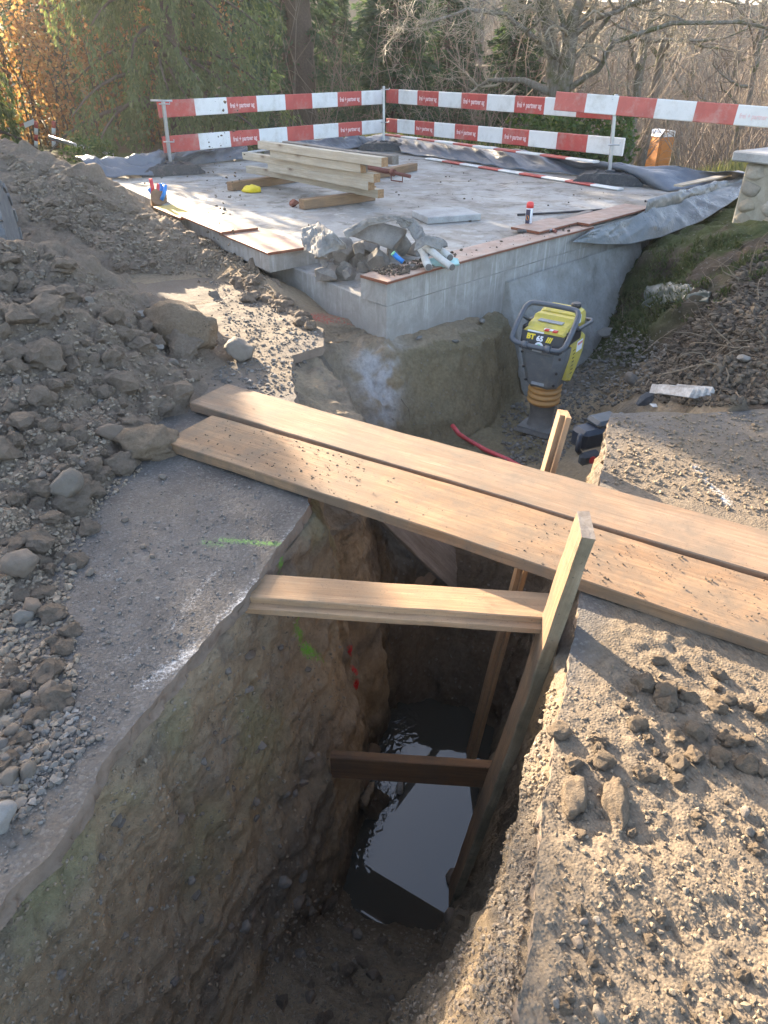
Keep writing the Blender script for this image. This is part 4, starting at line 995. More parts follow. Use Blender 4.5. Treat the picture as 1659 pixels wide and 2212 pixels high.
# ================================================================== SMALL THINGS ON THE SLAB
M['flag'] = m_concrete('flagstone', (.45, .44, .42), (.3, .29, .275), 3)
fs_ = P(965, 478, SLAB_Z); fe = MB().box(-.28, .28, -.2, .2, 0, .06, 0, .006).build('paving_slab', M['flag']); fe.location = fs_ + Vector((0, .12, .003)); fe.rotation_euler = (0, 0, R(20)); tag(fe, 'pale square paving slab lying on the concrete near the spray can', 'paving slab')
can = empty('spray_can', P(1140, 493, SLAB_Z) , 'marking spray can with a red cap standing on the slab', 'spray can')
M['canw'] = m_plain('can_label', (.62, .62, .66), .3, .3, .1, 20, .0); M['cand'] = m_plain('can_print', (.045, .04, .07), .35, 0, .1, 20, 0)
M['caporange'] = m_plain('can_spot', (.9, .35, .05), .4, 0, .05, 9, 0); M['capred'] = m_plain('cap_red', (.75, .07, .06), .4, 0, .1, 9, 0)
MB().lathe([(.031, 0), (.0325, .006), (.0325, .172), (.029, .178)], 20).build('body', M['canw'], can)
mb = MB(); seg = 8
for i in range(seg):
    a0 = R(195 + i * 10); a1 = R(195 + (i + 1) * 10); r_ = .0332
    mb.add([(r_ * math.cos(a0), r_ * math.sin(a0), .012), (r_ * math.cos(a1), r_ * math.sin(a1), .012), (r_ * math.cos(a1), r_ * math.sin(a1), .165), (r_ * math.cos(a0), r_ * math.sin(a0), .165)], [(0, 1, 2, 3)])
mb.build('printed_panel', M['cand'], can)
mb = MB(); cen = [(.0337 * math.cos(R(235 + 24 * math.cos(t))), .0337 * math.sin(R(235 + 24 * math.cos(t))), .095 + .021 * math.sin(t)) for t in [2 * math.pi * k / 16 for k in range(16)]]
mb.add(cen, [tuple(range(16))]); mb.build('orange_spot', M['caporange'], can)
MB().lathe([(.0335, .176), (.0335, .205), (.028, .222), (.015, .228)], 20).build('cap', M['capred'], can)
ham = empty('hammer', P(1118, 500, SLAB_Z + .03), 'hammer with a black grip lying on the plywood strip', 'hammer'); hb = P(1196, 497, SLAB_Z + .035) - ham.location
MB().tube([(0, 0, 0), hb * .45], [.017, .015], 10).build('grip', M['rubber'], ham)
MB().tube([hb * .45, hb * .95], [.011, .011], 8).build('shaft', M['galv'], ham)
hd = Vector((-hb.y, hb.x, 0)).normalized(); MB().tube([hb - hd * .055, hb - hd * .03, hb + hd * .0, hb + hd * .05, hb + hd * .08], [.016, .016, .013, .012, .004], 8).build('head', M['rust'], ham)
M['darkbar'] = m_plain('dark_bar', (.05, .045, .045), .6, .3, .3, 20, .2)
tag(MB().tube([P(1118, 464, .312), P(1200, 460, .315), P(1300, 453, .312)], .011, 8).build('reinforcing_bar', M['darkbar']), 'thin dark steel bar lying behind the spray can', 'bar')
M['felt'] = m_plain('grey_white_felt', (.58, .56, .51), .9, 0, .2, 12, .5, dirt=(.3, .26, .2), dirtamt=.6); M['tubeend'] = m_plain('tube_end', (.16, .15, .14), .8, 0, .2, 12, .2)
def felt(pts, r, label):
    pts = [P(*q) for q in pts]; e = empty('felt_tube', pts[-1], label, 'tube', 'pale tubes on the plywood strip')
    MB().tube(loc(e, pts), r, 12).build('wrap', M['felt'], e); d = (pts[-1] - pts[-2]).normalized()
    MB().tube([d * -.01, d * .012], [r * .92, r * .8], 12).build('plug', M['tubeend'], e)
felt([(907, 534, .42), (914, 545, .40), (919, 562, .375), (926, 577, .36)], .028, 'short bent pale tube lying alone on the plywood strip')
felt([(912, 526, .46), (935, 545, .42), (955, 562, .38), (976, 577, .355)], .026, 'long pale tube crossing over the mint cloth')
felt([(938, 533, .42), (955, 543, .40), (972, 556, .385)], .027, 'short pale tube stub behind the long one')
M['mint'] = m_plain('mint_cloth', (.45, .68, .64), .7, 0, .15, 20, .5)
V, F = rock(77, 3, 0, .9, .3, (.12, .07, .035), .5); rag = link('cloth_rag', np_mesh('cloth_rag', V, F), M['mint']); rag.location = P(958, 566, .345); tag(rag, 'crumpled mint green cloth under the pale tubes', 'rag')
M['blue'] = m_plain('blue_plastic', (.02, .22, .62), .35, 0, .1, 9, 0); M['redpipe'] = m_plain('red_plastic', (.62, .04, .05), .35, 0, .1, 9, 0)
M['green_end'] = m_plain('green_plastic', (.2, .55, .3), .4, 0, .1, 9, 0)
hs = empty('blue_hose', P(871, 566, .36), 'short piece of blue hose sticking out of the rubble', 'hose')
MB().tube(loc(hs, [P(849, 547, .42), P(858, 556, .39), P(871, 566, .36)]), .018, 10).build('hose_body', M['blue'], hs); MB().tube(loc(hs, [P(848.3, 546.2, .423), P(850, 548, .417)]), .019, 10).build('hose_end', M['green_end'], hs)
# torn fleece over the rubble
M['fleece'] = m_plain('torn_fleece', (.3, .28, .25), .95, 0, .4, 9, .7, dirt=(.13, .11, .09), dirtamt=.8)
def fleece(t, b, seed, label, fold=.04): 
    o = cloth('fleece', Pz(t), Pz(b), 14, fold * 1.6, seed, M['fleece'], label, 0, (7, 2), None, .006); o.location = (.01, -.14, .04); o['category'] = 'fleece'
fleece([(655, 500, .45), (690, 485, .50), (720, 505, .48), (748, 528, .42)], [(662, 545, .33), (690, 560, .33), (722, 545, .36), (750, 535, .38)], 4.4, 'torn grey fleece draped over the upright concrete piece')
fleece([(740, 505, .48), (790, 478, .56), (850, 470, .60), (885, 482, .55)], [(748, 520, .44), (795, 492, .52), (850, 482, .57), (880, 495, .5)], 9.4, 'strip of torn fleece behind the largest rubble piece', .03)
fleece([(862, 475, .57), (885, 480, .53), (905, 500, .46), (912, 520, .42)], [(850, 488, .55), (872, 500, .5), (890, 520, .44), (900, 532, .4)], 2.2, 'frayed fleece end hanging off the largest rubble piece', .05)
fleece([(895, 525, .45), (920, 512, .48), (950, 520, .44)], [(890, 545, .4), (915, 535, .43), (945, 545, .38)], 6.6, 'scrap of fleece lying over the dark concrete piece by the tubes', .03)
# conduits
cn = empty('conduits', P(343, 430, .3), 'red and blue plastic conduits sticking up from the slab edge', 'conduits')
for a, m in [((330, 430, 325, 386, -.02), 'redpipe'), ((338, 430, 342, 397, .0), 'redpipe'), ((343, 430, 347, 396, .01), 'blue'), ((346, 430, 353, 396, .02), 'blue'), ((349, 432, 357, 399, .03), 'blue'), ((333, 430, 322, 408, .03), 'blue')]:
    b_ = P(a[0], a[1], .34); t_ = fp(a[2], a[3], b_.y + a[4]); MB().tube(loc(cn, [b_, b_.lerp(t_, .5) + Vector((.012, 0, 0)), t_]), .021, 10).build('conduit', M[m], cn)
MB().tube(loc(cn, [P(343, 442, .25), P(343, 425, .37)]), .085, 14).build('collar', M['bearer'], cn)
M['yellowrag'] = m_plain('yellow_plastic', (.85, .62, .03), .5, 0, .15, 20, .4)
V, F = rock(78, 3, 0, .9, .3, (.10, .06, .05), .5); rag = link('plastic_rag', np_mesh('plastic_rag', V, F), M['yellowrag']); rag.location = P(543, 409, .335); tag(rag, 'crumpled yellow plastic beside the rear bearer', 'plastic rag')
M['brick'] = m_plain('brick_red', (.24, .08, .05), .9, 0, .3, 20, .4)
V, F = rock(79, 3, 10, .5, .06, (.06, .05, .045)); bk_ = link('brick_piece', np_mesh('brick_piece', V, F, False), M['brick']); bk_.location = P(636, 438, .34); tag(bk_, 'broken piece of red brick beside the front bearer', 'brick')
# ================================================================== RAMMER
M['ry'] = m_plain('rammer_yellow', (.6, .48, .09), .55, 0, .15, 12, .05, dirt=(.3, .26, .18), dirtamt=.75)
M['rg'] = m_plain('rammer_grey', (.13, .14, .145), .6, 0, .15, 12, .08, dirt=(.24, .22, .19), dirtamt=.75)
M['rk'] = m_plain('rammer_black', (.022, .022, .024), .45, 0, .2, 12, .05)
M['rbel'] = m_plain('bellows_orange', (.5, .25, .075), .55, 0, .2, 12, .05, dirt=(.3, .2, .12), dirtamt=.5)
M['rtube'] = m_plain('handle_grey', (.085, .095, .11), .45, .2, .15, 12, .05)
M['rsteel'] = m_plain('rammer_leg', (.21, .2, .185), .65, .3, .25, 14, .15, dirt=(.2, .17, .13), dirtamt=.6)
M['sticker'] = m_plain('white_sticker', (.8, .8, .82), .5, 0, .05, 9, 0); M['stred'] = m_plain('red_print', (.6, .04, .04), .5, 0, .05, 9, 0); M['stgreen'] = m_plain('green_print', (.1, .5, .25), .5, 0, .05, 9, 0)
M['stylet'] = m_plain('yellow_print', (.8, .58, .03), .5, 0, .05, 9, 0); M['dusty'] = m_plain('dusty_panel', (.34, .35, .36), .7, 0, .2, 30, .1)
rb = P(1165, 928, -.80); tp = empty('trench_rammer', rb, 'yellow and grey trench rammer standing in the pit', 'rammer')
tp.scale = (1, 1, .95)
fr = Vector((-.58, -.81, 0)).normalized()           # operator side
tp.rotation_euler = (0, 0, math.atan2(fr.x, -fr.y)); # local -Y looks at the operator side
def part(name, mb, mat, parent=None): return mb.build(name, mat, parent or tp)
part('foot_plate', MB().prism([(-.17, .03), (-.13, .005), (.11, .0), (.17, .03), (.175, .045), (.10, .03), (-.12, .03), (-.165, .055)], -.14, .14, 0, 'x'), M['rsteel'])
part('foot_top', MB().prism([(-.13, -.13), (.13, -.13), (.13, .11), (.09, .14), (-.09, .14), (-.13, .11)], .03, .055, 0, 'z'), M['rsteel'])
part('leg', MB().lathe([(.108, .045), (.1, .06), (.092, .085), (.092, .235), (.098, .24), (.098, .25)], 28), M['rsteel'])
bp = [(.1, .24)]
for k in range(4): z0 = .25 + k * .045; bp += [(.105, z0), (.121, z0 + .008), (.125, z0 + .02), (.121, z0 + .032), (.108, z0 + .04)]
bp += [(.112, .435), (.105, .47)]
part('bellows', MB().lathe(bp, 32), M['rbel'])
def loft(rings, mi=0, sm=False):
    n = len(rings[0]); mb = MB(); vs = [p for r in rings for p in r]
    fs = [(i * n + j, i * n + (j + 1) % n, (i + 1) * n + (j + 1) % n, (i + 1) * n + j) for i in range(len(rings) - 1) for j in range(n)]
    fs += [tuple(range(n))[::-1], tuple(range((len(rings) - 1) * n, len(rings) * n))]; mb.add(vs, fs, mi, sm); return mb
def hexr(w, y0, y1, z, c=.05, zf=0.): return [(-w + c, y0, z + zf), (w - c, y0, z + zf), (w, y0 + c, z + zf), (w, y1, z), (-w, y1, z), (-w, y0 + c, z + zf)]
# grey front shell, narrow at the bottom
shell = part('front_shell', loft([hexr(.112, -.115, .06, .405), hexr(.12, -.14, .06, .43), hexr(.158, -.185, .06, .64, .055), hexr(.165, -.19, .06, .735, .055)]), M['rg'])
part('front_panel', loft([[(-.055, -.145, .455), (.055, -.145, .455), (.055, -.128, .455), (-.055, -.128, .455)], [(-.10, -.1975, .70), (.10, -.1975, .70), (.10, -.18, .70), (-.10, -.18, .70)]]), M['rg'], shell)
part('lower_badge', MB().prism([(-.05, -.152), (.05, -.152), (.04, -.128), (-.04, -.128)], .44, .462), M['dusty'], shell)
for sx in (-1, 1):
    for zz_, w_, y_ in ((.45, .118, -.118), (.56, .136, -.143), (.68, .152, -.158)):
        MB().tube([(sx * (w_ - .012), y_ + .008, zz_), (sx * (w_ - .006), y_ - .008, zz_)], .009, 10).build('bolt', M['rk'], shell)
# yellow side shells
for sx in (-1, 1):
    poly = [(-.02, .47), (.03, .445), (.10, .52), (.16, .60), (.20, .66), (.205, .78), (.17, .80), (.12, .755), (-.02, .755)]
    x0 = .10; x1 = .172
    sh = part('side_shell', loft([[(sx * x0, a, b) for a, b in poly], [(sx * (x1 - .02), a, b) for a, b in poly], [(sx * x1, a * .94 + .005, .62 + (b - .62) * .93) for a, b in poly]]), M['ry'])
    if sx > 0:
        MB().box(.172, .1745, .06, .16, .675, .755, 0, 0).build('sticker', M['sticker'], sh)
        for k in range(4): MB().box(.1745, .176, .072 + k * .022, .084 + k * .022, .725, .743, 0, 0).build('symbol', M['stred'], sh)
        for r_ in range(7):
            for c_ in range(3): MB().box(.1715, .1735, .0 + c_ * .014 + (r_ % 2) * .006, .008 + c_ * .014 + (r_ % 2) * .006, .52 + r_ * .03, .528 + r_ * .03, 0, 0).build('vent_hole', M['rk'], sh)
# engine block between, dark
part('engine_housing', MB().box(-.15, .15, -.17, .19, .72, .80, 0, .02), M['rk'])
# black control panel with the model lettering
ctl = part('control_panel', loft([[(-.15, -.205, .725), (.15, -.205, .725), (.15, -.1, .725), (-.15, -.1, .725)], [(-.16, -.165, .845), (.16, -.165, .845), (.16, -.09, .845), (-.16, -.09, .845)]]), M['rk'])
def on_panel(name, me, mat, x, s, up=0.0):
    q = link(name, me, mat, ctl); nrm = Vector((0, -.12, .04)).normalized()
    q.location = (x, -.205 + .04 * s - .002, .725 + .12 * s); q.rotation_euler = (math.pi / 2 - math.atan2(.04, .12), 0, 0); return q
on_panel('lettering', text_mesh('BT', .052, .001, .003), M['stylet'], -.085, .74)
on_panel('lettering', text_mesh('65', .05, .001, .002), M['sticker'], -.015, .70)
on_panel('lettering', text_mesh('///', .05, .001, .003), M['stylet'], .055, .71)
rd_ = MB().lathe([(.034, 0), (.034, .002)], 20); on_panel('round_sticker', rd_.mesh('round_sticker'), M['sticker'], -.01, .25)
rd_ = MB().lathe([(.019, .002), (.019, .004)], 16); on_panel('round_print', rd_.mesh('round_print'), M['stgreen'], -.01, .25)
# stepped yellow hood and tank
def steps(prof, w, c=.02):
    return loft([[(-w, a, b) for a, b in prof], [(-w + .0, a, b) for a, b in prof]] if False else [[(-w, a, b - .012) for a, b in prof], [(-w + c, a, b) for a, b in prof], [(w - c, a, b) for a, b in prof], [(w, a, b - .012) for a, b in prof]])
hood = part('hood', steps([(-.155, .815), (-.155, .862), (-.10, .872), (-.085, .895), (-.01, .91), (.005, .935), (.06, .935), (.07, .80), (.0, .79)][::-1], .15), M['ry'])
MB().box(-.09, .09, -.075, -.025, .9035, .9095, 0, 0).build('dusty_inset', M['dusty'], hood).rotation_euler = (R(0), 0, 0)
MB().box(-.01, .085, -.14, -.11, .868, .8735, 0, 0).build('sticker', M['sticker'], hood)
MB().box(-.12, .0, -.162, -.156, .83, .855, 0, 0).build('sticker', M['sticker'], hood)
for k in range(2): MB().box(.0 + k * .06, .03 + k * .06, -.1535, -.12, .865, .8745, 0, 0).build('flame_print', M['stred'], hood)
tank = part('fuel_tank', steps([(.065, .80), (.065, .945), (.10, .96), (.21, .965), (.25, .93), (.26, .82)][::-1], .135, .03), M['ry'])
MB().lathe([(.034, .955), (.036, .985), (.03, .998)], 16, 0, (.075, .19)).build('filler_cap', M['rk'], tank)
MB().box(.108, .137, .10, .16, .87, .93, 0, 0).build('sticker', M['sticker'], tank)
# handle frame
hp_ = []
for (x_, y_, z_) in [(-.1, -.26, .775), (.13, -.26, .775), (.18, -.25, .79), (.20, -.22, .83), (.20, -.10, .955), (.185, -.05, 1.0), (.13, -.03, 1.015), (-.13, -.03, 1.015), (-.185, -.05, 1.0), (-.20, -.10, .955), (-.20, -.22, .83), (-.18, -.25, .79)]: hp_.append(Vector((x_, y_, z_)))
def smooth_loop(p, n=4):
    k = len(p); o = []
    for i in range(k):
        for j in range(n):
            t = j / n; a, b, c, d = p[i - 1], p[i], p[(i + 1) % k], p[(i + 2) % k]
            o.append(.5 * ((2 * b) + (c - a) * t + (2 * a - 5 * b + 4 * c - d) * t * t + (3 * b - a - 3 * c + d) * t ** 3))
    return o
hnd = part('handle', MB().tube(smooth_loop(hp_), .019, 12, closed=True), M['rtube'])
for sx in (-1, 1):
    MB().tube([(sx * .085 - .02, -.26, .775), (sx * .085 + .02, -.26, .775)], .028, 12).build('clamp', M['rtube'], hnd)
    MB().tube([(sx * .20, -.10, .93), (sx * .185, .0, .87), (sx * .185, .25, .86)], .014, 10).build('side_bar', M['rtube'], hnd)
    MB().box(sx * .165 - .02, sx * .165 + .02, -.12, .08, .775, .87, 0, .01).build('bracket', M['rk'], hnd)
MB().tube([(-.185, .25, .86), (-.17, .29, .86), (.17, .29, .86), (.185, .25, .86)], .014, 10).build('rear_bar', M['rtube'], hnd)
MB().box(-.035, .035, -.245, -.235, .735, .75, 0, 0).build('badge', M['dusty'], hnd)
# ================================================================== PIT AND TRENCH THINGS
hz = P(985, 935, Y=4.55); M['hose'] = m_plain('red_hose', (.62, .07, .08), .45, 0, .2, 30, .3)
def drape(pts, lift):
    out = []
    for a in pts:
        h, _ = hit(*a); out.append(h + Vector((0, 0, lift)))
    return out
tag(MB().tube([hz + Vector((-.02, .08, .02)), hz + Vector((.02, -.02, 0))] + drape([(1010, 955), (1050, 978), (1100, 1000), (1150, 1030)], .02), .017, 10).build('hose', M['hose']), 'red hose coming out of the earth face into the pit', 'hose')
# dark blue cordless saw half hidden behind the paving
M['navy'] = m_plain('navy_plastic', (.014, .026, .045), .5, 0, .2, 14, .05); M['navy2'] = m_plain('grey_blue_plastic', (.045, .058, .07), .5, 0, .2, 14, .05)
sw = P(1282, 955, -.36); saw = empty('power_tool', sw, 'dark blue power tool lying behind the broken paving edge', 'power tool', None, R(25))
MB().box(-.13, .13, -.06, .08, -.02, .11, 0, .025).build('motor_housing', M['navy'], saw)
MB().box(-.02, .17, -.05, .09, .10, .15, 0, .02).build('top_cover', M['navy2'], saw)
MB().tube([(.12, 0, .10), (.2, .02, .13), (.24, .05, .05), (.2, .06, -.02)], .022, 10).build('rear_handle', M['navy2'], saw)
MB().tube([(-.13, -.02, .08), (-.17, -.06, .10), (-.18, -.07, .02), (-.14, -.05, -.02)], .016, 10).build('front_handle', M['navy'], saw)
MB().box(-.17, -.03, -.12, -.06, -.08, .0, 0, .02).build('battery', M['navy2'], saw)
MB().lathe([(.024, 0), (.024, .004)], 14).build('red_badge', M['redpipe'], saw).matrix_local = Matrix.Translation((-.10, -.122, -.04)) @ Matrix.Rotation(math.pi / 2, 4, 'X')
# two slate flakes and the split white log on the bank
V, F = rock(61, 3, 12, .4, .06, (.09, .05, .018)); o = link('slate', np_mesh('slate', V, F, False), M['rubber']); h, _ = hit(1395, 872); o.location = h + Vector((0, 0, .03)); o.rotation_euler = (.4, -.3, .5); tag(o, 'thin dark slate lying at the back corner of the far paving', 'slate')
tag(MB().box(-.03, .03, -.02, .02, 0, .006, 0, .002).build('paper_scrap', M['white']), 'white paper scrap beside the thin dark slate', 'scrap'); bpy.data.objects['paper_scrap'].location = hit(1413, 880)[0] + Vector((0, 0, .01)); bpy.data.objects['paper_scrap'].rotation_euler = (.2, .2, .4)
M['splitwood'] = m_wood('bleached_wood', (.6, .57, .53), (.38, .35, .32), (.2, .18, .15), .5, knots=False)
lg = empty('split_log', hit(1500, 868)[0], 'bleached split piece of wood lying on the dark earth', 'wood')
for k, (dx, a_, l_) in enumerate([(0, .0, .3), (.035, .12, .27), (-.035, -.1, .22), (.07, .05, .2)]):
    mb = MB().prism([(-.03, 0), (.02, -.005), (.03, .03), (-.005, .05)], -.02, l_, 0, 'y'); q = mb.build('splinter', M['splitwood'], lg); q.location = (dx, 0, .03 + .01 * (k % 2)); q.rotation_euler = (-.25, .1 * k, .55 + a_)
# old clay pipe along the wall foot, stake and white scrap
M['clay'] = m_plain('old_clay_pipe', (.2, .13, .075), .6, 0, .4, 10, .3, dirt=(.09, .07, .05), dirtamt=.8)
cp = empty('clay_pipe', T(2.1, -.99, -1.99), 'old brown clay pipe along the water edge at the trench foot', 'pipe')
MB().tube(loc(cp, [T(1.9, -.95, -2.01), T(2.05, -.965, -1.99), T(2.2, -.98, -1.97)]), .048, 16).build('pipe_length', M['clay'], cp)
MB().tube(loc(cp, [T(2.18, -.98, -1.97), T(2.25, -.985, -1.965)]), .062, 16).build('socket', M['clay'], cp)
MB().tube(loc(cp, [T(2.25, -.985, -1.965), T(2.6, -1.0, -1.94)]), .046, 16).build('pipe_length', M['clay'], cp)
st = P(864, 1712, WATER_Z + .0); tag(MB().tube([st + Vector((0, 0, -.06)), st + Vector((.0, .01, .05)), st + Vector((0, .02, .09))], [.02, .02, .013], 8).build('stake', M['splitwood']), 'pale stake tip poking out of the water', 'stake')
ws, wsn = hit(913, 2003); o = MB().box(-.018, .018, -.012, .012, 0, .01, 0, .002).build('white_scrap', M['white']); o.location = ws + Vector((0, 0, .006)); o.rotation_euler = (.2, .3, .2); tag(o, 'small white plastic scrap on the soil at the water end', 'scrap')
# end of an excavator's rubber track behind the near heap
M['track'] = m_plain('dusty_rubber_track', (.17, .165, .16), .8, 0, .3, 7, .4, dirt=(.3, .27, .23), dirtamt=.9)
rc = P(25, 500, Y=6.0); trk = empty('excavator_track', (rc.x, rc.y, rc.z - .42), 'dusty grey rubber track of a small excavator behind the near soil heap', 'excavator track', None, R(198))
RR = .40
mbt = MB(); prof_t = [(0.0, 0.05)] ; ringp = []
for k in range(40):
    t_ = 2 * math.pi * k / 40; ringp.append((RR * .93 * math.cos(t_), .40 + RR * .93 * math.sin(t_)))
MB().prism(ringp, .0, .42, 0, 'x').build('belt', M['track'], trk)
for k in range(16):
    t0 = 2 * math.pi * k / 16 + .03; t1_ = 2 * math.pi * (k + .78) / 16
    pp = [(r_ * math.cos(q), .40 + r_ * math.sin(q)) for r_, q in ((RR * .9, t0), (RR * 1.0, t0 + .02), (RR * 1.01, (t0 + t1_) / 2), (RR * 1.0, t1_ - .02), (RR * .9, t1_))]
    MB().prism(pp, -.015, .435, 0, 'x').build('pad', M['track'], trk)
# ================================================================== STONE WALL AT THE RIGHT
M['wallstone'] = m_stone('wall_boulder', [(.4, .34, .25), (.33, .29, .22), (.44, .4, .33), (.3, .27, .22)]); M['mortar'] = m_concrete('mortar', (.42, .38, .3), (.28, .25, .19), 4)
sw0 = P(1682, 500, Y=6.9); wall = empty('stone_wall', (sw0.x, sw0.y, sw0.z), 'end of a boulder wall with a flat cap beside the earth bank', 'stone wall')
wdir = Vector((.82, .57, 0)); wnor = Vector((-.57, .82, 0)) * -1
mw = Matrix((wdir, -wnor, Vector((0, 0, 1)))).transposed().to_4x4()
wall.matrix_world = Matrix.Translation(Vector((sw0.x - .0, sw0.y, sw0.z - .15))) @ mw
HW = P(1682, 344, Y=6.95).z - (sw0.z - .15)
MB().box(.0, 2.2, .02, .5, -.3, HW - .06, 0, .03).build('core', M['mortar'], wall)
for r_ in range(5):
    for c_ in range(8):
        zz_ = .03 + r_ * (HW - .1) / 4.6; xx = .02 + c_ * .27 + (r_ % 2) * .12
        q = link('boulder', ANG[(r_ * 3 + c_) % 8] if (r_ + c_) % 2 else PEB[(r_ + c_) % 8], None, wall); q.location = (xx + .03, .03, zz_); q.scale = (.15, .07, .105); q.rotation_euler = (random.uniform(-.2, .2), random.uniform(-.4, .4), random.uniform(-.2, .2))
        q.material_slots[0].link = 'OBJECT'; q.material_slots[0].material = M['wallstone']
    for c_ in range(2):
        q = link('boulder', PEB[(r_ * 2 + c_) % 8], None, wall); q.location = (.02, .14 + c_ * .24, .05 + r_ * (HW - .1) / 4.6); q.scale = (.06, .13, .105); q.material_slots[0].link = 'OBJECT'; q.material_slots[0].material = M['wallstone']
MB().box(-.09, 2.2, -.06, .6, HW - .055, HW + .03, 0, .012).build('cap', M['flag'], wall)
# ================================================================== VEGETATION
def blades(C, D, ln, wd, rs=None):
    """diamond leaves: centres C, directions D (unit), lengths, widths -> V, F"""
    n = len(C); r = rng.normal(size=(n, 3)); S = np.cross(D, r); S /= np.maximum(np.linalg.norm(S, axis=1, keepdims=True), 1e-9)
    N = np.cross(D, S); ln = np.broadcast_to(ln, n)[:, None]; wd = np.broadcast_to(wd, n)[:, None]
    V = np.stack([C, C + D * ln * .45 + S * wd + N * wd * .25, C + D * ln, C + D * ln * .45 - S * wd + N * wd * .25], 1).reshape(-1, 3)
    return V, np.arange(n * 4).reshape(n, 4)
def unit(v): return v / np.maximum(np.linalg.norm(v, axis=1, keepdims=True), 1e-9)
M['wood_dark'] = m_soil('tree_bark', False, (.13, .1, .08), .0, sx=.6)
M['wood_moss'] = None
def m_bark(name, a, b, moss):
    t = NT(name); c = t.co('Object'); n = t.noise(t.n('Mapping', {'Vector': c, 'Scale': (9, 9, 2)}).outputs[0], 2, 6, .7); n2 = t.noise(c, 3.5, 5, .7)
    col = t.mix(t.rng(n, .35, .65), a, b); col = t.mix(t.rng(n2, .48, .62, 0, .8), col, moss); col = t.mix(t.rng(t.noise(c, 11, 4, .7), .6, .7, 0, .7), col, (.42, .42, .38))
    return t.bsdf(col, .9, t.bump(n, .8, .03), spec=.2)
M['mossbark'] = m_bark('mossy_bark', (.14, .115, .09), (.26, .23, .19), (.1, .1, .035))
M['twig'] = m_plain('twig_bark', (.36, .3, .21), .6, 0, .35, 6, .2)
M['cyp'] = m_leaf('cypress_leaf', [(.12, .15, .065), (.165, .19, .085), (.095, .125, .06), (.26, .26, .13)], .5)
M['fir'] = m_leaf('fir_leaf', [(.055, .09, .05), (.075, .115, .07), (.04, .07, .04), (.11, .14, .075)], .4)
M['beech'] = m_leaf('beech_leaf', [(.33, .15, .075), (.43, .22, .12), (.25, .11, .06), (.5, .33, .2)], .5)
M['laurel'] = m_leaf('laurel_leaf', [(.05, .1, .02), (.08, .14, .03), (.04, .075, .02), (.16, .18, .04)], .35, .35)
M['grass'] = m_leaf('grass_blade', [(.14, .15, .045), (.2, .19, .07), (.3, .25, .13), (.09, .12, .03)], .4)
M['brush'] = m_plain('brush_twig', (.26, .2, .155), .85, 0, .35, 1.5, .1)

def joint(parts):
    V = []; F = []; b = 0
    for v, f in parts: V.append(v); F.append(f + b); b += len(v)
    return np.concatenate(V), np.concatenate(F)
def weeping(seed, H, rad, nl, ns, nb, zmin=.9, bl=.085, bw=.017):
    r = np.random.default_rng(seed); C = []; D = []; limbs = MB()
    for i in range(nl):
        z0 = zmin + (H - zmin) * (i / nl) ** 1.15; a = r.uniform(0, 6.283); L = rad * (1 - z0 / (H * 1.06)) ** .75 * r.uniform(.6, 1.1) + .25
        pts = []
        for k in range(7):
            t = k / 6; pts.append(np.array([math.cos(a + .25 * t) * L * t, math.sin(a + .25 * t) * L * t, z0 + L * (.25 * t - .5 * t * t)]))
        limbs.tube(pts, [.035 * (1 - .85 * k / 6) * (1.3 - z0 / H) + .006 for k in range(7)], 5)
        for j in range(ns):
            t = r.uniform(.12, 1) ** .8; k = min(5, int(t * 6)); p = pts[k] + (pts[k + 1] - pts[k]) * (t * 6 - k)
            sl = r.uniform(.35, 1.05) * (1.15 - .3 * z0 / H); dr = r.normal(size=3) * .12; dr[2] = -1
            u = r.uniform(0, 1, nb); out = unit(np.array([[math.cos(a), math.sin(a), 0]]))[0]
            c = p + dr * (sl * u)[:, None] + out * (.12 * np.sin(u * 3.1))[:, None] + r.normal(size=(nb, 3)) * .035 * (1.1 - u)[:, None]
            d = r.normal(size=(nb, 3)) * .42 + np.array([0, 0, -1.0]) + out * .35
            C.append(c); D.append(d)
    V, F = blades(np.concatenate(C), unit(np.concatenate(D)), rng.uniform(bl * .7, bl * 1.5, sum(map(len, C))), bw)
    return np_mesh('foliage', V, F, False), limbs.mesh('limbs')
def tree_root(name, loc, label, cat='tree', group=None, rz=0, s=1.0):
    e = empty(name, loc, label, cat, group, rz); e.scale = (s, s, s); return e
cf, cl = weeping(1, 9.5, 2.25, 105, 17, 40, .75)
GAP = []
wc = tree_root('weeping_conifer', (-3.7, 14.3, .1), 'weeping conifer with drooping green sprays by the crumpled plastic sheet', rz=.4)
link('foliage', cf, M['cyp'], wc); link('limbs', cl, M['wood_dark'], wc)
MB().tube([(0, 0, -.3), (.05, 0, 1.5), (0, .05, 4), (0, 0, 9.3)], [.2, .16, .1, .02], 10).build('trunk', M['wood_dark'], wc)
cf2, cl2 = weeping(4, 3.9, 1.5, 40, 16, 38, .4)
wc2 = tree_root('weeping_conifer', (-6.95, 12.4, .1), 'small weeping conifer in front of the copper hedge, next to the tape barrier')
link('foliage', cf2, M['cyp'], wc2); link('limbs', cl2, M['wood_dark'], wc2); MB().tube([(0, 0, -.3), (0, 0, 3.2)], [.1, .015], 8).build('trunk', M['wood_dark'], wc2)
wc3 = tree_root('weeping_conifer', (-9.05, 13.6, .1), 'tall weeping conifer on the far side of the tape barrier', rz=2.0, s=.98)
link('foliage', cf, None, wc3); link('limbs', cl, None, wc3); MB().tube([(0, 0, -.3), (.05, 0, 1.5), (0, .05, 4), (0, 0, 9.3)], [.2, .16, .1, .02], 10).build('trunk', M['wood_dark'], wc3)

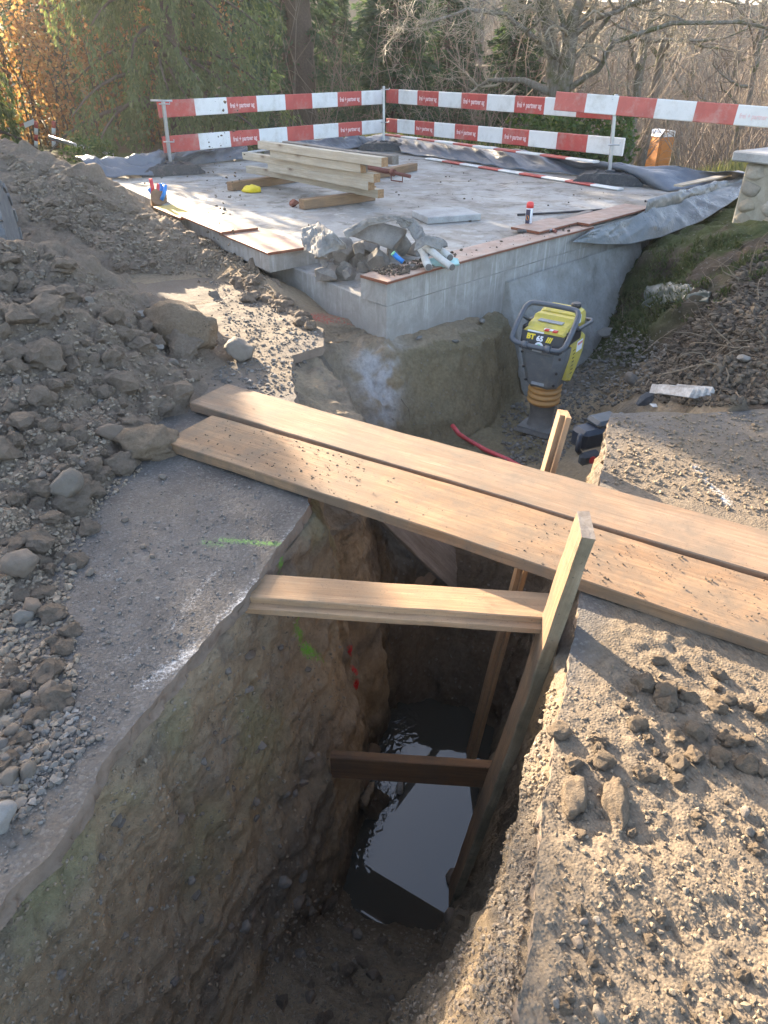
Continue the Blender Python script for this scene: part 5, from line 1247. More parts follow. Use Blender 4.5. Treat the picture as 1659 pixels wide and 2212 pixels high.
def fir(seed, H, rad, n, zmin=.4, bl=.16, bw=.04):
    r = np.random.default_rng(seed); C = []; D = []; limbs = MB(); nl = int(H * 13)
    for i in range(nl):
        z0 = zmin + (H - zmin) * i / nl; a = i * 2.4 + r.uniform(-.4, .4); L = rad * (1 - z0 / (H * 1.03)) ** .8 * r.uniform(.65, 1.1) + .12
        pts = [np.array([math.cos(a) * L * t, math.sin(a) * L * t, z0 + L * (.12 * t - .34 * t * t)]) for t in np.linspace(0, 1, 5)]
        limbs.tube(pts, [.02 * (1 - .8 * k / 4) + .004 for k in range(5)], 4)
        m = int(n / nl * (1.6 - z0 / H)); t = r.uniform(.05, 1, m) ** .7; side = r.normal(size=m) * .17 * L * (1.1 - .6 * t); drop = np.abs(r.normal(size=m)) * .16
        c = np.c_[math.cos(a) * L * t - math.sin(a) * side, math.sin(a) * L * t + math.cos(a) * side, z0 + L * (.12 * t - .34 * t * t) - drop]
        d = np.c_[math.cos(a) + r.normal(size=m) * .6, math.sin(a) + r.normal(size=m) * .6, r.normal(size=m) * .35 - .45]
        C.append(c); D.append(d)
    C = np.concatenate(C); V, F = blades(C, unit(np.concatenate(D)), rng.uniform(bl * .7, bl * 1.4, len(C)), bw)
    return np_mesh('foliage', V, F, False), limbs.mesh('limbs')
firs = [fir(11, 9, 1.9, 15000), fir(12, 8, 1.5, 13000, .3, .13, .035), fir(13, 11, 2.2, 17000)]
for m_, l_ in firs: m_.materials.append(M['fir']); l_.materials.append(M['wood_dark'])
def put_fir(k, x, y, z, s, rz, label):
    e = tree_root('fir_tree', (x, y, z), label, group='dark conifers behind the barrier', rz=rz, s=s)
    if s < .8: e.scale = (1.0, 1.0, s)
    link('foliage', firs[k][0], None, e); link('limbs', firs[k][1], None, e); H = (9, 8, 11)[k]
    MB().tube([(0, 0, -1), (0, 0, H * .5), (0, 0, H)], [.17, .1, .01], 8).build('trunk', M['wood_dark'], e)
back = 'dark green conifer among the dense evergreens behind the barrier'
for k, x, y, z, s, rz, lab in [(1, -3.6, 19.5, -.3, 1.0, .3, 'blue-green conifer right behind the weeping conifer'), (0, -5.9, 20.5, .0, 1.0, 1.2, back), (1, -7.9, 20, .2, 1.25, 2.2, back), (2, -2.8, 24, -1, 1.0, 2.9, back),
                               (0, .3, 21, -1.2, .62, .7, 'broad dark conifer behind the corner post of the barrier'), (2, 1.9, 25, -1.6, .52, 1.7, back), (1, -1.6, 27, -1.6, .75, 4, back), (0, -13.35, 20, .3, 1.25, 5, back), (2, -19, 27, .4, 1.1, 3, back), (2, -.2, 30, -1.8, .6, 3.3, back), (0, -6, 28, -.5, .75, 2.3, back), (1, 3.2, 20.5, -1.3, .55, 2.3, 'young dark conifer behind the barrier boards'),
                               (2, -12.5, 15.5, .2, .4, 1, back), (0, -15, 18, .2, .5, 2, back), (1, -10.8, 17.2, .2, .5, 3, back), (2, -18, 21, .3, .8, 4, back), (0, -17, 14, .2, .5, 5, back), (2, -22, 17, .2, .9, 6, back), (0, -24, 25, .4, 1.1, .5, back)]:
    put_fir(k, x, y, z, s, rz, lab)

def bare(seed, trunks, depth, mat, kids=(5, 5, 5, 4), twist=.35, up=.08, lenf=.62, sides=(9, 7, 5, 4, 3, 3), rmin=.004):
    """bare broadleaf tree: trunks = list of (points, radii)"""
    r = random.Random(seed); big = MB(); small = MB()
    def grow(p, d, L, rad, dep):
        n = 5 if dep < 3 else 4; pts = [p]; q = p.copy(); dd = d.copy()
        for k in range(n):
            dd = (dd + Vector((r.gauss(0, twist), r.gauss(0, twist), r.gauss(0, twist) + up)) * .55).normalized(); q = q + dd * (L / n); pts.append(q.copy())
        rr = [max(rmin, rad * (1 - .72 * k / n)) for k in range(n + 1)]
        (big if dep < 2 else small).tube(pts, rr, sides[min(dep, 5)], cap=False)
        if dep < depth:
            for k in range(kids[min(dep, len(kids) - 1)]):
                t = r.uniform(.2, 1); i = min(n - 1, int(t * n)); b = pts[i].lerp(pts[i + 1], t * n - i); ax = (pts[i + 1] - pts[i]).normalized()
                s = Vector((r.gauss(0, 1), r.gauss(0, 1), r.gauss(0, 1))); s = (s - ax * s.dot(ax)).normalized()
                grow(b, (ax * r.uniform(.4, .9) + s * r.uniform(.6, 1.1) + Vector((0, 0, .1))).normalized(), L * lenf * r.uniform(.7, 1.15), rr[i] * r.uniform(.45, .65), dep + 1)
    for pts, rad, km, L in trunks:
        pts = [Vector(p) for p in pts]; n = len(pts) - 1
        sm = [pts[min(n - 1, int(t))].lerp(pts[min(n - 1, int(t)) + 1], t - min(n - 1, int(t))) for t in np.linspace(0, n, n * 4 + 1)]
        sm = [p + Vector((r.gauss(0, .02), r.gauss(0, .02), 0)) for p in sm]
        rr = [rad * (1 - .7 * i / (len(sm) - 1)) for i in range(len(sm))]; big.tube(sm, rr, 10)
        for k in range(km):
            i = r.randint(int(len(sm) * .25), len(sm) - 1); ax = (sm[min(i + 1, len(sm) - 1)] - sm[i - 1]).normalized(); a = r.uniform(0, 6.28)
            s = Vector((math.cos(a), math.sin(a), r.uniform(-.1, .5))); grow(sm[i], (ax * .4 + s).normalized(), L * r.uniform(.6, 1.1), rr[i] * .5, 1)
    return big, small
# the old mossy tree behind the right barrier run
tb = fp(1212, 300, 17.0); tb.z -= .6
def tp_(px, py, Y): return fp(px, py, Y) - tb
big, small = bare(5, [([(0, 0, -.4), tp_(1205, 230, 17), tp_(1195, 120, 17.1), tp_(1172, 0, 17.2), tp_(1150, -160, 17.4)], .23, 7, 2.0),
                      ([tp_(1210, 215, 17), tp_(1228, 140, 16.8), tp_(1236, 60, 16.7), tp_(1262, -20, 16.5), tp_(1290, -170, 16.4)], .19, 7, 2.0),
                      ([tp_(1208, 130, 17), tp_(1150, 80, 16.6), tp_(1090, 30, 16.3), tp_(1010, 20, 16.2), tp_(900, 60, 16)], .06, 10, 1.5),
                      ([tp_(1215, 205, 17), tp_(1290, 150, 16.4), tp_(1330, 90, 16), tp_(1450, 50, 15.6), tp_(1600, 48, 15.4), tp_(1700, 70, 15.2)], .065, 13, 1.6),
                      ([tp_(1225, 140, 16.9), tp_(1330, 20, 16.6), tp_(1480, -20, 16.3), tp_(1600, 10, 16)], .055, 10, 1.5)], 4, None, (5, 5, 5, 4), .5, .0, .6)
mt = tree_root('bare_tree', tb, 'old bare tree with mossy twin trunks and sunlit twigs behind the barrier')
big.build('trunk', M['mossbark'], mt); small.build('crown', M['twig'], mt)
gen = []
for sd, H in ((21, 7), (22, 8), (23, 6.5)):
    b_, s_ = bare(sd, [([(0, 0, -.8), (.1, .1, H * .3), (-.1, .15, H * .65), (.1, 0, H)], .13, 15, 2.1)], 3, None, (5, 5, 4), .38, .12, .6, rmin=.006)
    bm_ = b_.mesh('trunk'); bm_.materials.append(M['mossbark']); sm_ = s_.mesh('crown'); sm_.materials.append(M['brush']); gen.append((bm_, sm_))
spots = [(-13, 13, .2), (-20, 13, .2), (-26, 20, .3), (-16, 25, .3), (-28, 30, .5), (-20, 33, 1), (1.2, 33, -2), (5.2, 36, -2.6), (7.2, 38, -3), (9.8, 40, -2.8), (12, 42, -2.4), (14, 46, -1.5), (17, 48, -1), (3, 47, 0), (6, 50, .5), (9, 52, .2), (-3, 48, 1), (-8, 46, 2), (20, 44, -1), (11.5, 31, -2.4), (4.2, 22, -1.4), (6.2, 19.5, -.9), (7.6, 23, -1.4), (9.4, 21, -.9), (5.4, 27, -2.3), (8.6, 28, -2.6), (11, 26, -1.7), (3.6, 30, -2), (12.8, 23, -1), (6.6, 33, -3), (10.2, 33, -3.2), (2.2, 36, -2), (14.5, 30, -2), (-4.5, 33, 0), (4.4, 40, -2.4), (8, 44, -2.4), (15, 40, -3), (-9, 33, .6), (18, 36, -2), (0, 44, -1.6), (12, 48, -2), (-14, 38, 2)]
for i, (x_, y_, z_) in enumerate(spots):
    e = tree_root('bare_tree', (x_, y_, z_), 'slender leafless tree in the wood behind the site', group='leafless trees of the wood', rz=i * 1.9, s=(.5 if i < 2 else .85) + (.0 if i < 2 else .5) * ((i * 7) % 5) / 5)
    link('trunk', gen[i % 3][0], None, e); link('crown', gen[i % 3][1], None, e)
# thick straight trunk between the conifers
e = tree_root('tree_trunk', (fp(652, 200, 23).x, 23, -1), 'thick straight brown trunk rising between the conifers', 'tree')
b_, s_ = bare(31, [([(0, 0, -.5), (.02, 0, 3), (0, 0, 7), (0, 0, 12)], .46, 0, 1)], 1, None); b_.build('trunk', M['wood_dark'], e)
# tangled undergrowth, one mass
r_ = random.Random(9); br = MB()
for i in range(1500):
    y_ = r_.uniform(18.5, 34); x_ = r_.uniform(-.25, .75) * y_ * .7
    if x_ < 2.5 - (y_ - 18) * .2 and y_ < 24 and r_.random() < .6: continue
    if .33 < x_ / y_ < .385: continue
    z_ = np.interp(y_, [18, 24, 34], [-.7, -1.6, -2.6]); h_ = r_.uniform(1.4, 4.6)
    p = Vector((x_, y_, z_)); d = Vector((r_.gauss(0, .25), r_.gauss(0, .25), 1)).normalized(); pts = [p]
    for k in range(5): d = (d + Vector((r_.gauss(0, .18), r_.gauss(0, .18), .02))).normalized(); pts.append(pts[-1] + d * h_ / 5)
    br.tube(pts, [.014 * (1 - .7 * k / 5) + .003 for k in range(6)], 3, cap=False)
    for q in range(6):
        k = r_.randint(1, 4); d2 = (d + Vector((r_.gauss(0, .7), r_.gauss(0, .7), r_.gauss(0, .4)))).normalized(); p2 = pts[k]; l2 = r_.uniform(.3, 1.1)
        br.tube([p2, p2 + d2 * l2 * .5, p2 + (d2 + Vector((0, 0, r_.gauss(0, .3)))) * l2], [.007, .005, .003], 3, cap=False)
tag(br.build('undergrowth', M['brush']), 'tangle of leafless brushwood filling the wood behind', 'undergrowth', kind='stuff')
# copper beech hedge
def leafmass(n, boxes, ln, wd, r, dirz=-.3):
    C = []; 
    for (c, s, w_) in boxes:
        m = int(n * w_); p = r.normal(size=(m, 3)); p = p / np.linalg.norm(p, axis=1, keepdims=True) * (r.uniform(.25, 1, m) ** .5)[:, None]
        p = p * (1 + .35 * fbm(p * 2.5 + np.array(c), 3))[:, None]; C.append(p * np.array(s) + np.array(c))
    C = np.concatenate(C); D = unit(r.normal(size=C.shape) + np.array([0, 0, dirz])); return blades(C, D, r.uniform(ln * .7, ln * 1.3, len(C)), wd)
r2 = np.random.default_rng(3)
hx = [((-7.9 + k * .9, 15.6 + .3 * (k % 2), .9 + .25 * (k % 3)), (.85, .7, 1.6), 1 / 6) for k in range(6)]
V, F = leafmass(13000, hx, .085, .032, r2); hd_ = empty('beech_hedge', (-5.6, 15.6, .2), 'copper-brown beech hedge glowing behind the weeping conifer', 'hedge')
o = link('leaves', np_mesh('leaves', V - np.array([-5.6, 15.6, .2]), F, False), M['beech'], hd_)
mb = MB()
for k in range(70):
    x_ = -8.4 + 5.6 * k / 70; mb.tube([(x_ + 5.6, random.uniform(-.3, .3), -.2), (x_ + 5.6 + random.gauss(0, .15), random.uniform(-.3, .3), 1.2), (x_ + 5.6 + random.gauss(0, .3), random.uniform(-.4, .4), 2.3)], [.02, .013, .004], 4, cap=False)
mb.build('stems', M['wood_dark'], hd_)
def bush(x, y, z, s, n, label, seed, mat='laurel', ln=.11, wd=.028):
    r = np.random.default_rng(seed); bx_ = [(tuple(r.normal(size=3) * np.array([.4, .3, .25]) * s + np.array([0, 0, .45 * s])), (.45 * s, .4 * s, .42 * s), .2) for k in range(5)]
    V, F = leafmass(n, bx_, ln, wd, r, .3); e = empty('shrub', (x, y, z), label, 'shrub', 'evergreen shrubs behind the barrier')
    link('leaves', np_mesh('leaves', V, F, False), M[mat], e); mb = MB()
    for k in range(9): mb.tube([(0, 0, -.2), tuple(r.normal(size=3) * .25 * s + np.array([0, 0, .5 * s]))], [.015, .004], 4, cap=False)
    mb.build('stems', M['wood_dark'], e)
bush(4.0, 15.0, -.1, 1.0, 2600, 'laurel shrub below the faded striped board', 41); bush(3.4, 16.2, -.4, 1.1, 2600, 'laurel shrub in front of the mossy twin trunks', 42)
bush(2.2, 17.3, -.8, .9, 1800, 'laurel shrub between the boards of the far barrier run', 44)
bush(-3.3, 16.5, .1, .9, 2000, 'dark shrub at the foot of the blue-green conifer', 46); bush(.9, 18.2, -.9, 1.0, 2000, 'laurel shrub behind the corner post', 47)
bush(-4.6, 12.1, .2, .45, 900, 'small pale green ground shrub between hedge and sheet', 48, 'laurel', .06, .02)
# grass: tufts on the slope at the right and dry stalks behind the slab
r3 = np.random.default_rng(8); C = []; L_ = []
for (x0, x1, y0, y1, n, h) in [(5.6, 12, 10.4, 17, 9000, .32), (-1, 5, 15.5, 19, 3500, .38), (4.6, 6.6, 8.2, 10.4, 900, .22)]:
    C.append(np.c_[r3.uniform(x0, x1, n), r3.uniform(y0, y1, n), np.zeros(n)]); L_.append(r3.uniform(.4, 1.2, n) * h)
C = np.concatenate(C); L_ = np.concatenate(L_); far_bv = bvh((gV, gF[(gV[gF[:, 0], 1] > 7) & (gV[gF[:, 0], 1] < 22)]))
for i in range(len(C)):
    h = far_bv.ray_cast(Vector((C[i, 0], C[i, 1], 6)), Vector((0, 0, -1))); C[i, 2] = h[0].z if h[0] is not None else -.5
V, F = blades(C, unit(r3.normal(size=C.shape) * .35 + np.array([0, 0, 1.])), L_, .009); tag(link('grass', np_mesh('grass', V, F, False), M['grass']), 'rough grass and dry stalks beyond the slab', 'grass', kind='stuff')

# ================================================================== FAR THINGS
M['orange'] = m_plain('toilet_orange', (.55, .2, .03), .5, 0, .15, 3, .05); M['toiletroof'] = m_plain('toilet_roof', (.75, .78, .8), .4, 0, .1, 3, .05)
tl = fp(1436, 281, 36); toi = empty('portable_toilet', (tl.x, tl.y, tl.z - 2.25), 'orange portable toilet with a white domed roof beyond the slope', 'portable toilet', None, R(15))
MB().box(-.53, .53, -.53, .53, 0, 2.02, 0, .03).build('cabin', M['orange'], toi); MB().box(-.42, .42, -.56, -.535, .1, 1.9, 0, .01).build('door', M['orange'], toi)
for sx in (-1, 1): MB().box(sx * .5 - .05, sx * .5 + .05, -.58, -.5, 0, 2.05, 0, .015).build('corner_post', M['orange'], toi)
MB().prism([(.57 * math.cos(t), 2.02 + .25 * math.sin(t)) for t in np.linspace(0, math.pi, 13)], -.57, .57, 0, 'y').build('roof', M['toiletroof'], toi)
tq = empty('tape_barrier', fp(115, 310, 14), 'red and white tape barrier with an amber lamp beyond the soil heap', 'tape barrier')
def lt(pts): return [Vector(p) - tq.location for p in pts]
ta = [fp(-10, 292, 14), fp(36, 284, 14), fp(75, 268, 14)]
for k, (u0, u1, m) in enumerate([(0, .45, 'red'), (.45, .9, 'white'), (.9, 1.45, 'red'), (1.45, 2, 'white')]):
    def at(u): return ta[int(min(u, 1.99))].lerp(ta[int(min(u, 1.99)) + 1], u - int(min(u, 1.99)))
    a_, b_ = at(u0) - tq.location, at(u1) - tq.location; MB().add([a_, b_, b_ + Vector((0, 0, .08)), a_ + Vector((0, 0, .08))] + [p + Vector((0, .004, 0)) for p in (a_, b_, b_ + Vector((0, 0, .08)), a_ + Vector((0, 0, .08)))], [(0, 1, 2, 3), (7, 6, 5, 4), (0, 4, 5, 1), (3, 2, 6, 7)]).build('tape', M[m], tq)
for px in (78, 116):
    b_, t_ = fp(px, 318, 14), fp(px, 262, 14); d = t_ - b_
    for k in range(4): MB().tube(lt([b_ + d * k / 4, b_ + d * (k + 1) / 4]), .035, 8).build('stake', M['red' if k % 2 else 'white'], tq)
V, F = ICO[2]; M['amber'] = m_plain('amber_lens', (.8, .35, .03), .3, 0, .1, 9, 0); o = link('lamp', np_mesh('lamp', V * .075, F), M['amber'], tq); o.location = fp(40, 258, 14) - tq.location
MB().tube(lt([fp(40, 300, 14), fp(40, 264, 14)]), .015, 6).build('lamp_post', M['galv'], tq)
tag(MB().tube([fp(106, 296, 12.6), fp(182, 319, 12.4), fp(244, 335, 12.2)], .03, 8).build('steel_rail', M['galv']), 'grey steel tube leaning through the hedge foot', 'tube')
# ================================================================== STONES, CLODS, CRUMBS
def inpoly(x, y, poly):
    c = False; n = len(poly)
    for i in range(n):
        (x0, y0), (x1, y1) = poly[i - 1], poly[i]
        if (y0 > y) != (y1 > y) and x < (x1 - x0) * (y - y0) / (y1 - y0) + x0: c = not c
    return c
def pick(poly, n, rnd):
    xs = [p[0] for p in poly]; ys = [p[1] for p in poly]; out = []
    while len(out) < n:
        x, y = rnd.uniform(min(xs), max(xs)), rnd.uniform(min(ys), max(ys))
        if inpoly(x, y, poly): out.append((x, y))
    return out
def at_px(px, py, dpx, meshes, name, label, cat, group, sink=.3, tilt=.4):
    h, n = hit(px, py + dpx * .3); fw = h.y * math.cos(PITCH) - (h.z - CAMH) * math.sin(PITCH)
    if group and '%' in label:
        d = dpx * fw / FPX; size = 'walnut-sized' if d < .04 else 'egg-sized' if d < .065 else 'fist-sized' if d < .1 else 'head-sized'
        label = label.replace('%', size)
        if '@' in label: label = label.replace('@', 'near the crest' if h.z > .38 else 'halfway up the face' if h.z > .14 else 'at the foot')
    return put(meshes, h, dpx / 2 * fw / FPX, name, label, cat, group, sink, None, tilt)
# named big ones
at_px(516, 752, 78, PEB, 'boulder', 'rounded grey boulder on the broken paving beside the heap', 'boulder', None, .1)
V, F = rock(91, 4, 5, .6, .1, (.26, .16, .17), .3); o = link('clay_lump', np_mesh('clay_lump', V, F), M['lump']); h, _ = hit(392, 735); o.location = h + Vector((0, .05, .06)); o.rotation_euler = (.1, .2, -.4); tag(o, 'big smooth clay lump leaning out of the heap near the boulder', 'clay lump')
V, F = rock(92, 4, 6, .6, .12, (.17, .13, .09), .4); o = link('clay_lump', np_mesh('clay_lump', V, F), M['lump']); h, _ = hit(312, 985); o.location = h + Vector((0, .04, .04)); tag(o, 'pebbly clay lump at the heap foot by the plank ends', 'clay lump')
at_px(146, 1040, 84, PEB[:3], 'stone', 'smooth oval brown stone in the heap face', 'stone', None, .1)
at_px(52, 1205, 84, PEB[3:5], 'stone', 'big round stone at the foot of the heap', 'stone', None, .1)
at_px(8, 1755, 86, PALE, 'stone', 'large pale stone at the edge of the left pavement', 'stone', None, .1)
at_px(250, 920, 80, ANG[2:4], 'stone', 'flat grey slab of stone lying on the heap by the plank end', 'stone', None, .3)
st_px = [(75, 1302, 52), (52, 1326, 46), (62, 1658, 48), (25, 1668, 54), (98, 1612, 26), (148, 1626, 24), (120, 1605, 22), (170, 1597, 18), (42, 1620, 30), (20, 1635, 36), (108, 1485, 48), (60, 1500, 34), (150, 1530, 24), (130, 1545, 22), (200, 1595, 18), (180, 1570, 20), (215, 1590, 18), (160, 1222, 26), (145, 1192, 18), (195, 1235, 24), (180, 1215, 16), (310, 1178, 16), (270, 1120, 18), (350, 1028, 20), (465, 635, 28), (30, 1570, 40), (5, 1600, 40), (85, 1560, 30), (40, 1540, 26), (12, 1500, 44), (120, 1585, 22), (235, 1385, 14), (60, 1790, 20), (30, 1820, 20), (300, 1250, 12), (330, 1200, 14), (100, 1420, 26), (80, 1440, 22), (145, 1400, 26), (130, 1430, 18)]
for q in st_px: at_px(*q, PEB, 'stone', '% rounded stone fallen from the heap onto the left pavement', 'stone', 'stones along the heap foot', .15)
R1 = random.Random(3)
heap_poly = [(0, 520), (150, 560), (300, 650), (430, 720), (450, 790), (400, 840), (330, 930), (300, 1030), (230, 1080), (180, 1180), (150, 1280), (170, 1420), (150, 1520), (60, 1700), (0, 1800)]
far_poly = [(0, 330), (160, 370), (270, 420), (340, 470), (450, 520), (560, 580), (600, 640), (480, 600), (280, 590), (150, 500), (70, 480)]
for (x_, y_) in pick(heap_poly, 150, R1): at_px(x_, y_, R1.uniform(18, 66) * (1 if R1.random() < .75 else 1.5), CLD, 'clod', '% lump of brown soil @ of the near spoil heap', 'clod', 'clods on the near heap', .5)
for (x_, y_) in pick(heap_poly, 50, R1): at_px(x_, y_, R1.uniform(10, 30), PEB if R1.random() < .88 else PALE, 'stone', '% stone stuck @ of the near spoil heap', 'stone', 'stones in the near heap', .35)
for (x_, y_) in pick(far_poly, 60, R1): at_px(x_, y_, R1.uniform(12, 34), CLD, 'clod', '% lump of brown soil @ of the far spoil heap', 'clod', 'clods on the far heap', .5)
for (x_, y_) in pick([(480, 610), (560, 590), (640, 640), (700, 720), (640, 690), (560, 650)], 26, R1): at_px(x_, y_, R1.uniform(16, 44), CLD, 'clod', '% crumbly soil lump between the paving and the slab wall', 'clod', 'clods along the slab wall', .4)
# right pavement: wet clay clods
mudz = [(1240, 1480), (1420, 1400), (1659, 1480), (1659, 1680), (1500, 1690), (1360, 1660), (1230, 1640), (1200, 1560)]
for (x_, y_) in pick(mudz, 46, R1): at_px(x_, y_, R1.uniform(18, 62), MUD, 'clod', '% pale clay clod dropped on the right pavement below the planks', 'clod', 'clay clods on the right pavement', .35)
mud2 = [(1200, 1800), (1659, 1650), (1659, 2212), (1180, 2212)]
for (x_, y_) in pick(mud2, 32, R1): at_px(x_, y_, R1.uniform(10, 36), MUD, 'clod', '% clay crumb on the sunlit muddy pavement', 'clod', 'clay crumbs on the muddy pavement', .4)
for q in [(1247, 2028, 30), (1290, 2180, 40), (1200, 2160, 24), (1260, 1985, 22), (1620, 1790, 26), (1610, 1750, 24), (1340, 1770, 20), (1290, 1985, 20), (1480, 1920, 18)]: at_px(*q, PEB, 'stone', 'grey pebble lying on the muddy right pavement', 'stone', 'pebbles on the right pavement', .2)
for k, (px, py, lx, lab) in enumerate([(1240, 1725, .055, 'smeared roll of clay at the trench rim below the clods'), (1330, 1740, .065, 'larger smeared roll of clay beside its neighbour near the trench rim')]):
    V, F = rock(95 + k, 4, 4, .6, .06, (.034, lx * 1.25, .03), .3); o = link('clay_roll', np_mesh('clay_roll', V, F), M['mudroll']); h, _ = hit(px, py); o.location = h + Vector((0, 0, .004)); o.rotation_euler = (.05, 0, -.25); tag(o, lab, 'clay roll')
# pit stones, bank stones
for (x_, y_) in pick([(1130, 830), (1260, 760), (1330, 690), (1420, 740), (1400, 800), (1280, 860), (1150, 930)], 40, R1): at_px(x_, y_, R1.uniform(8, 18), PALE, 'stone', '% pale stone on the pit slope beside the rammer', 'stone', 'pale stones in the pit', .3)
at_px(1306, 714, 40, PALE, 'stone', 'large pale stone on the pit slope behind the rammer', 'stone', None, .2)
at_px(1368, 815, 46, ANG, 'stone', 'dark grey stone at the foot of the earth bank', 'stone', None, .2)
at_px(1605, 770, 32, PALE, 'stone', 'single pale stone high in the dark earth bank', 'stone', None, .2)
for q in [(905, 728, 20), (1040, 690, 22), (985, 735, 18), (950, 690, 14)]: at_px(*q, PALE, 'stone', 'pale pebble on the earth ledge below the slab wall', 'stone', 'pebbles on the earth ledge', .2)
for (x_, y_) in pick([(560, 2000), (680, 1880), (740, 1960), (850, 2040), (1000, 2060), (900, 2200), (560, 2200)], 36, R1): at_px(x_, y_, R1.uniform(12, 36), CLD + PEB, 'clod', '% soil lump on the rubble at the near end of the trench', 'clod', 'lumps at the trench end', .4)
for q in [(615, 1898, 34), (645, 1940, 38), (670, 1960, 34), (655, 1885, 30), (960, 1790, 26), (985, 1890, 60), (970, 1970, 40), (770, 2010, 30)]: at_px(*q, PEB, 'stone', 'muddy stone at the water edge in the trench', 'stone', 'stones at the water edge', .2)
# fine gravel and crumbs, uncountable
def specks(name, pts, rad, mats, label, cat, sub=1, seed=0):
    r = np.random.default_rng(seed); V0, F0 = ICO[sub]; n = len(pts); Vs = []
    S = np.asarray(rad)[:, None, None] * r.uniform(.55, 1.1, (n, 1, 3)) * np.array([1, 1, .75])
    V = V0[None] * S * (1 + .3 * r.normal(size=(n, len(V0), 1)))
    a = r.uniform(0, 6.28, n); c, s = np.cos(a), np.sin(a)
    V = np.stack([V[..., 0] * c[:, None] - V[..., 1] * s[:, None], V[..., 0] * s[:, None] + V[..., 1] * c[:, None], V[..., 2]], -1) + np.asarray(pts)[:, None, :]
    F = F0[None] + (np.arange(n) * len(V0))[:, None, None]
    me = np_mesh(name, V.reshape(-1, 3), F.reshape(-1, 3), False); o = link(name, me, mats); return tag(o, label, cat, kind='stuff')
def m_speck(name, pal):
    t = NT(name); rn = t.n('NewGeometry').outputs['Random Per Island']; col = t.ramp(rn, [(i / (len(pal) - 1), p) for i, p in enumerate(pal)])
    n = t.noise(t.co('Object'), 60, 4, .7); col = t.mix(t.rng(n, .4, .7, 0, .6), col, (.12, .095, .07)); return t.bsdf(col, .9, t.bump(n, .5, .005), spec=.2)
M['sp_soil'] = m_speck('crumbs_soil', [(.2, .155, .11), (.26, .205, .15), (.3, .25, .19), (.23, .18, .13)])
M['sp_wall'] = m_speck('crumbs_wall', [(.24, .185, .125), (.3, .235, .16), (.21, .165, .115), (.33, .28, .215)])
M['sp_grey'] = m_speck('gravel_grey', [(.12, .11, .1), (.2, .185, .165), (.16, .14, .12), (.3, .28, .255)])
M['sp_mud'] = m_speck('crumbs_clay', [(.21, .165, .115), (.26, .205, .145), (.17, .13, .09)])
M['sp_pale'] = m_speck('gravel_pale', [(.2, .185, .16), (.14, .125, .105), (.26, .24, .21)])
M['sp_dark'] = m_speck('crumbs_dark', [(.06, .045, .035), (.1, .08, .06), (.14, .11, .08)])
def spray(name, poly, n, rlo, rhi, mat, label, cat, seed, pw=2.5):
    rnd = random.Random(seed); pts = []; rad = []
    for (x_, y_) in pick(poly, n, rnd):
        h, nn_ = hit(x_, y_); r = rlo + (rhi - rlo) * rnd.random() ** pw; pts.append(h + nn_ * r * .25); rad.append(r)
    return specks(name, [tuple(p) for p in pts], rad, mat, label, cat, 1, seed)
spray('soil_crumbs', heap_poly, 7000, .003, .016, M['sp_soil'], 'crumbled soil covering the near heap', 'soil', 1)
spray('soil_crumbs', far_poly, 2500, .007, .026, M['sp_soil'], 'crumbled soil covering the far heap', 'soil', 2)
spray('gravel', [(150, 1100), (350, 950), (640, 1090), (590, 1180), (360, 1440), (200, 1640), (0, 1900), (0, 1780), (60, 1700), (170, 1500), (150, 1280)], 2200, .0015, .008, M['sp_grey'], 'fine gravel strewn over the left pavement', 'gravel', 3, 3.5)
spray('gravel', [(0, 1500), (150, 1480), (200, 1600), (60, 1760), (0, 1800)], 900, .004, .016, M['sp_grey'], 'coarser gravel at the heap foot', 'gravel', 4)
spray('clay_crumbs', [(1230, 1420), (1659, 1450), (1659, 2212), (1170, 2212), (1200, 1700)], 1900, .0015, .0085, M['sp_mud'], 'crumbled clay over the right pavement', 'soil', 5, 3.2)
spray('gravel', [(1320, 900), (1659, 890), (1659, 1120), (1300, 1040)], 1500, .003, .014, M['sp_mud'], 'gravel over the pavement beyond the planks', 'gravel', 6, 3)
spray('gravel', [(1090, 1000), (1080, 890), (1200, 830), (1350, 700), (1450, 750), (1380, 850), (1280, 900), (1200, 1010)], 2200, .006, .024, M['sp_pale'], 'loose grey gravel on the pit floor', 'gravel', 7)
spray('dark_crumbs', [(1380, 850), (1450, 730), (1659, 520), (1659, 870), (1500, 880)], 3200, .006, .03, M['sp_dark'], 'dark crumbled humus on the bank', 'soil', 8)
spray('trench_crumbs', [(540, 2212), (600, 1960), (720, 1900), (860, 2010), (1060, 2000), (1160, 1800), (1110, 2212)], 3000, .002, .009, M['sp_soil'], 'crumbled soil at the near end of the trench', 'soil', 9)
spray('gravel', [(450, 600), (620, 640), (700, 720), (620, 860), (450, 830), (500, 760)], 1300, .004, .016, M['sp_grey'], 'gravel on the broken paving below the slab', 'gravel', 10)
spray('trench_crumbs', [(0, 2000), (120, 1840), (260, 1600), (400, 1450), (560, 1330), (700, 1330), (760, 1450), (740, 1650), (640, 1880), (560, 2212), (0, 2212)], 2400, .002, .009, M['sp_wall'], 'gritty crumbs sticking to the left trench wall', 'soil', 15, 3)
spray('trench_crumbs', [(1090, 1960), (1160, 1780), (1210, 1500), (1190, 1450), (1120, 1700), (1040, 1960)], 700, .002, .01, M['sp_wall'], 'gritty crumbs sticking to the right trench wall', 'soil', 16, 3)
for (x_, y_) in pick([(80, 2100), (300, 1640), (520, 1380), (680, 1360), (730, 1550), (600, 1850), (450, 2150)], 46, R1): at_px(x_, y_, R1.uniform(10, 34), PEB + ANG, 'stone', '% stone embedded in the left trench wall', 'stone', 'stones in the trench wall', .75)
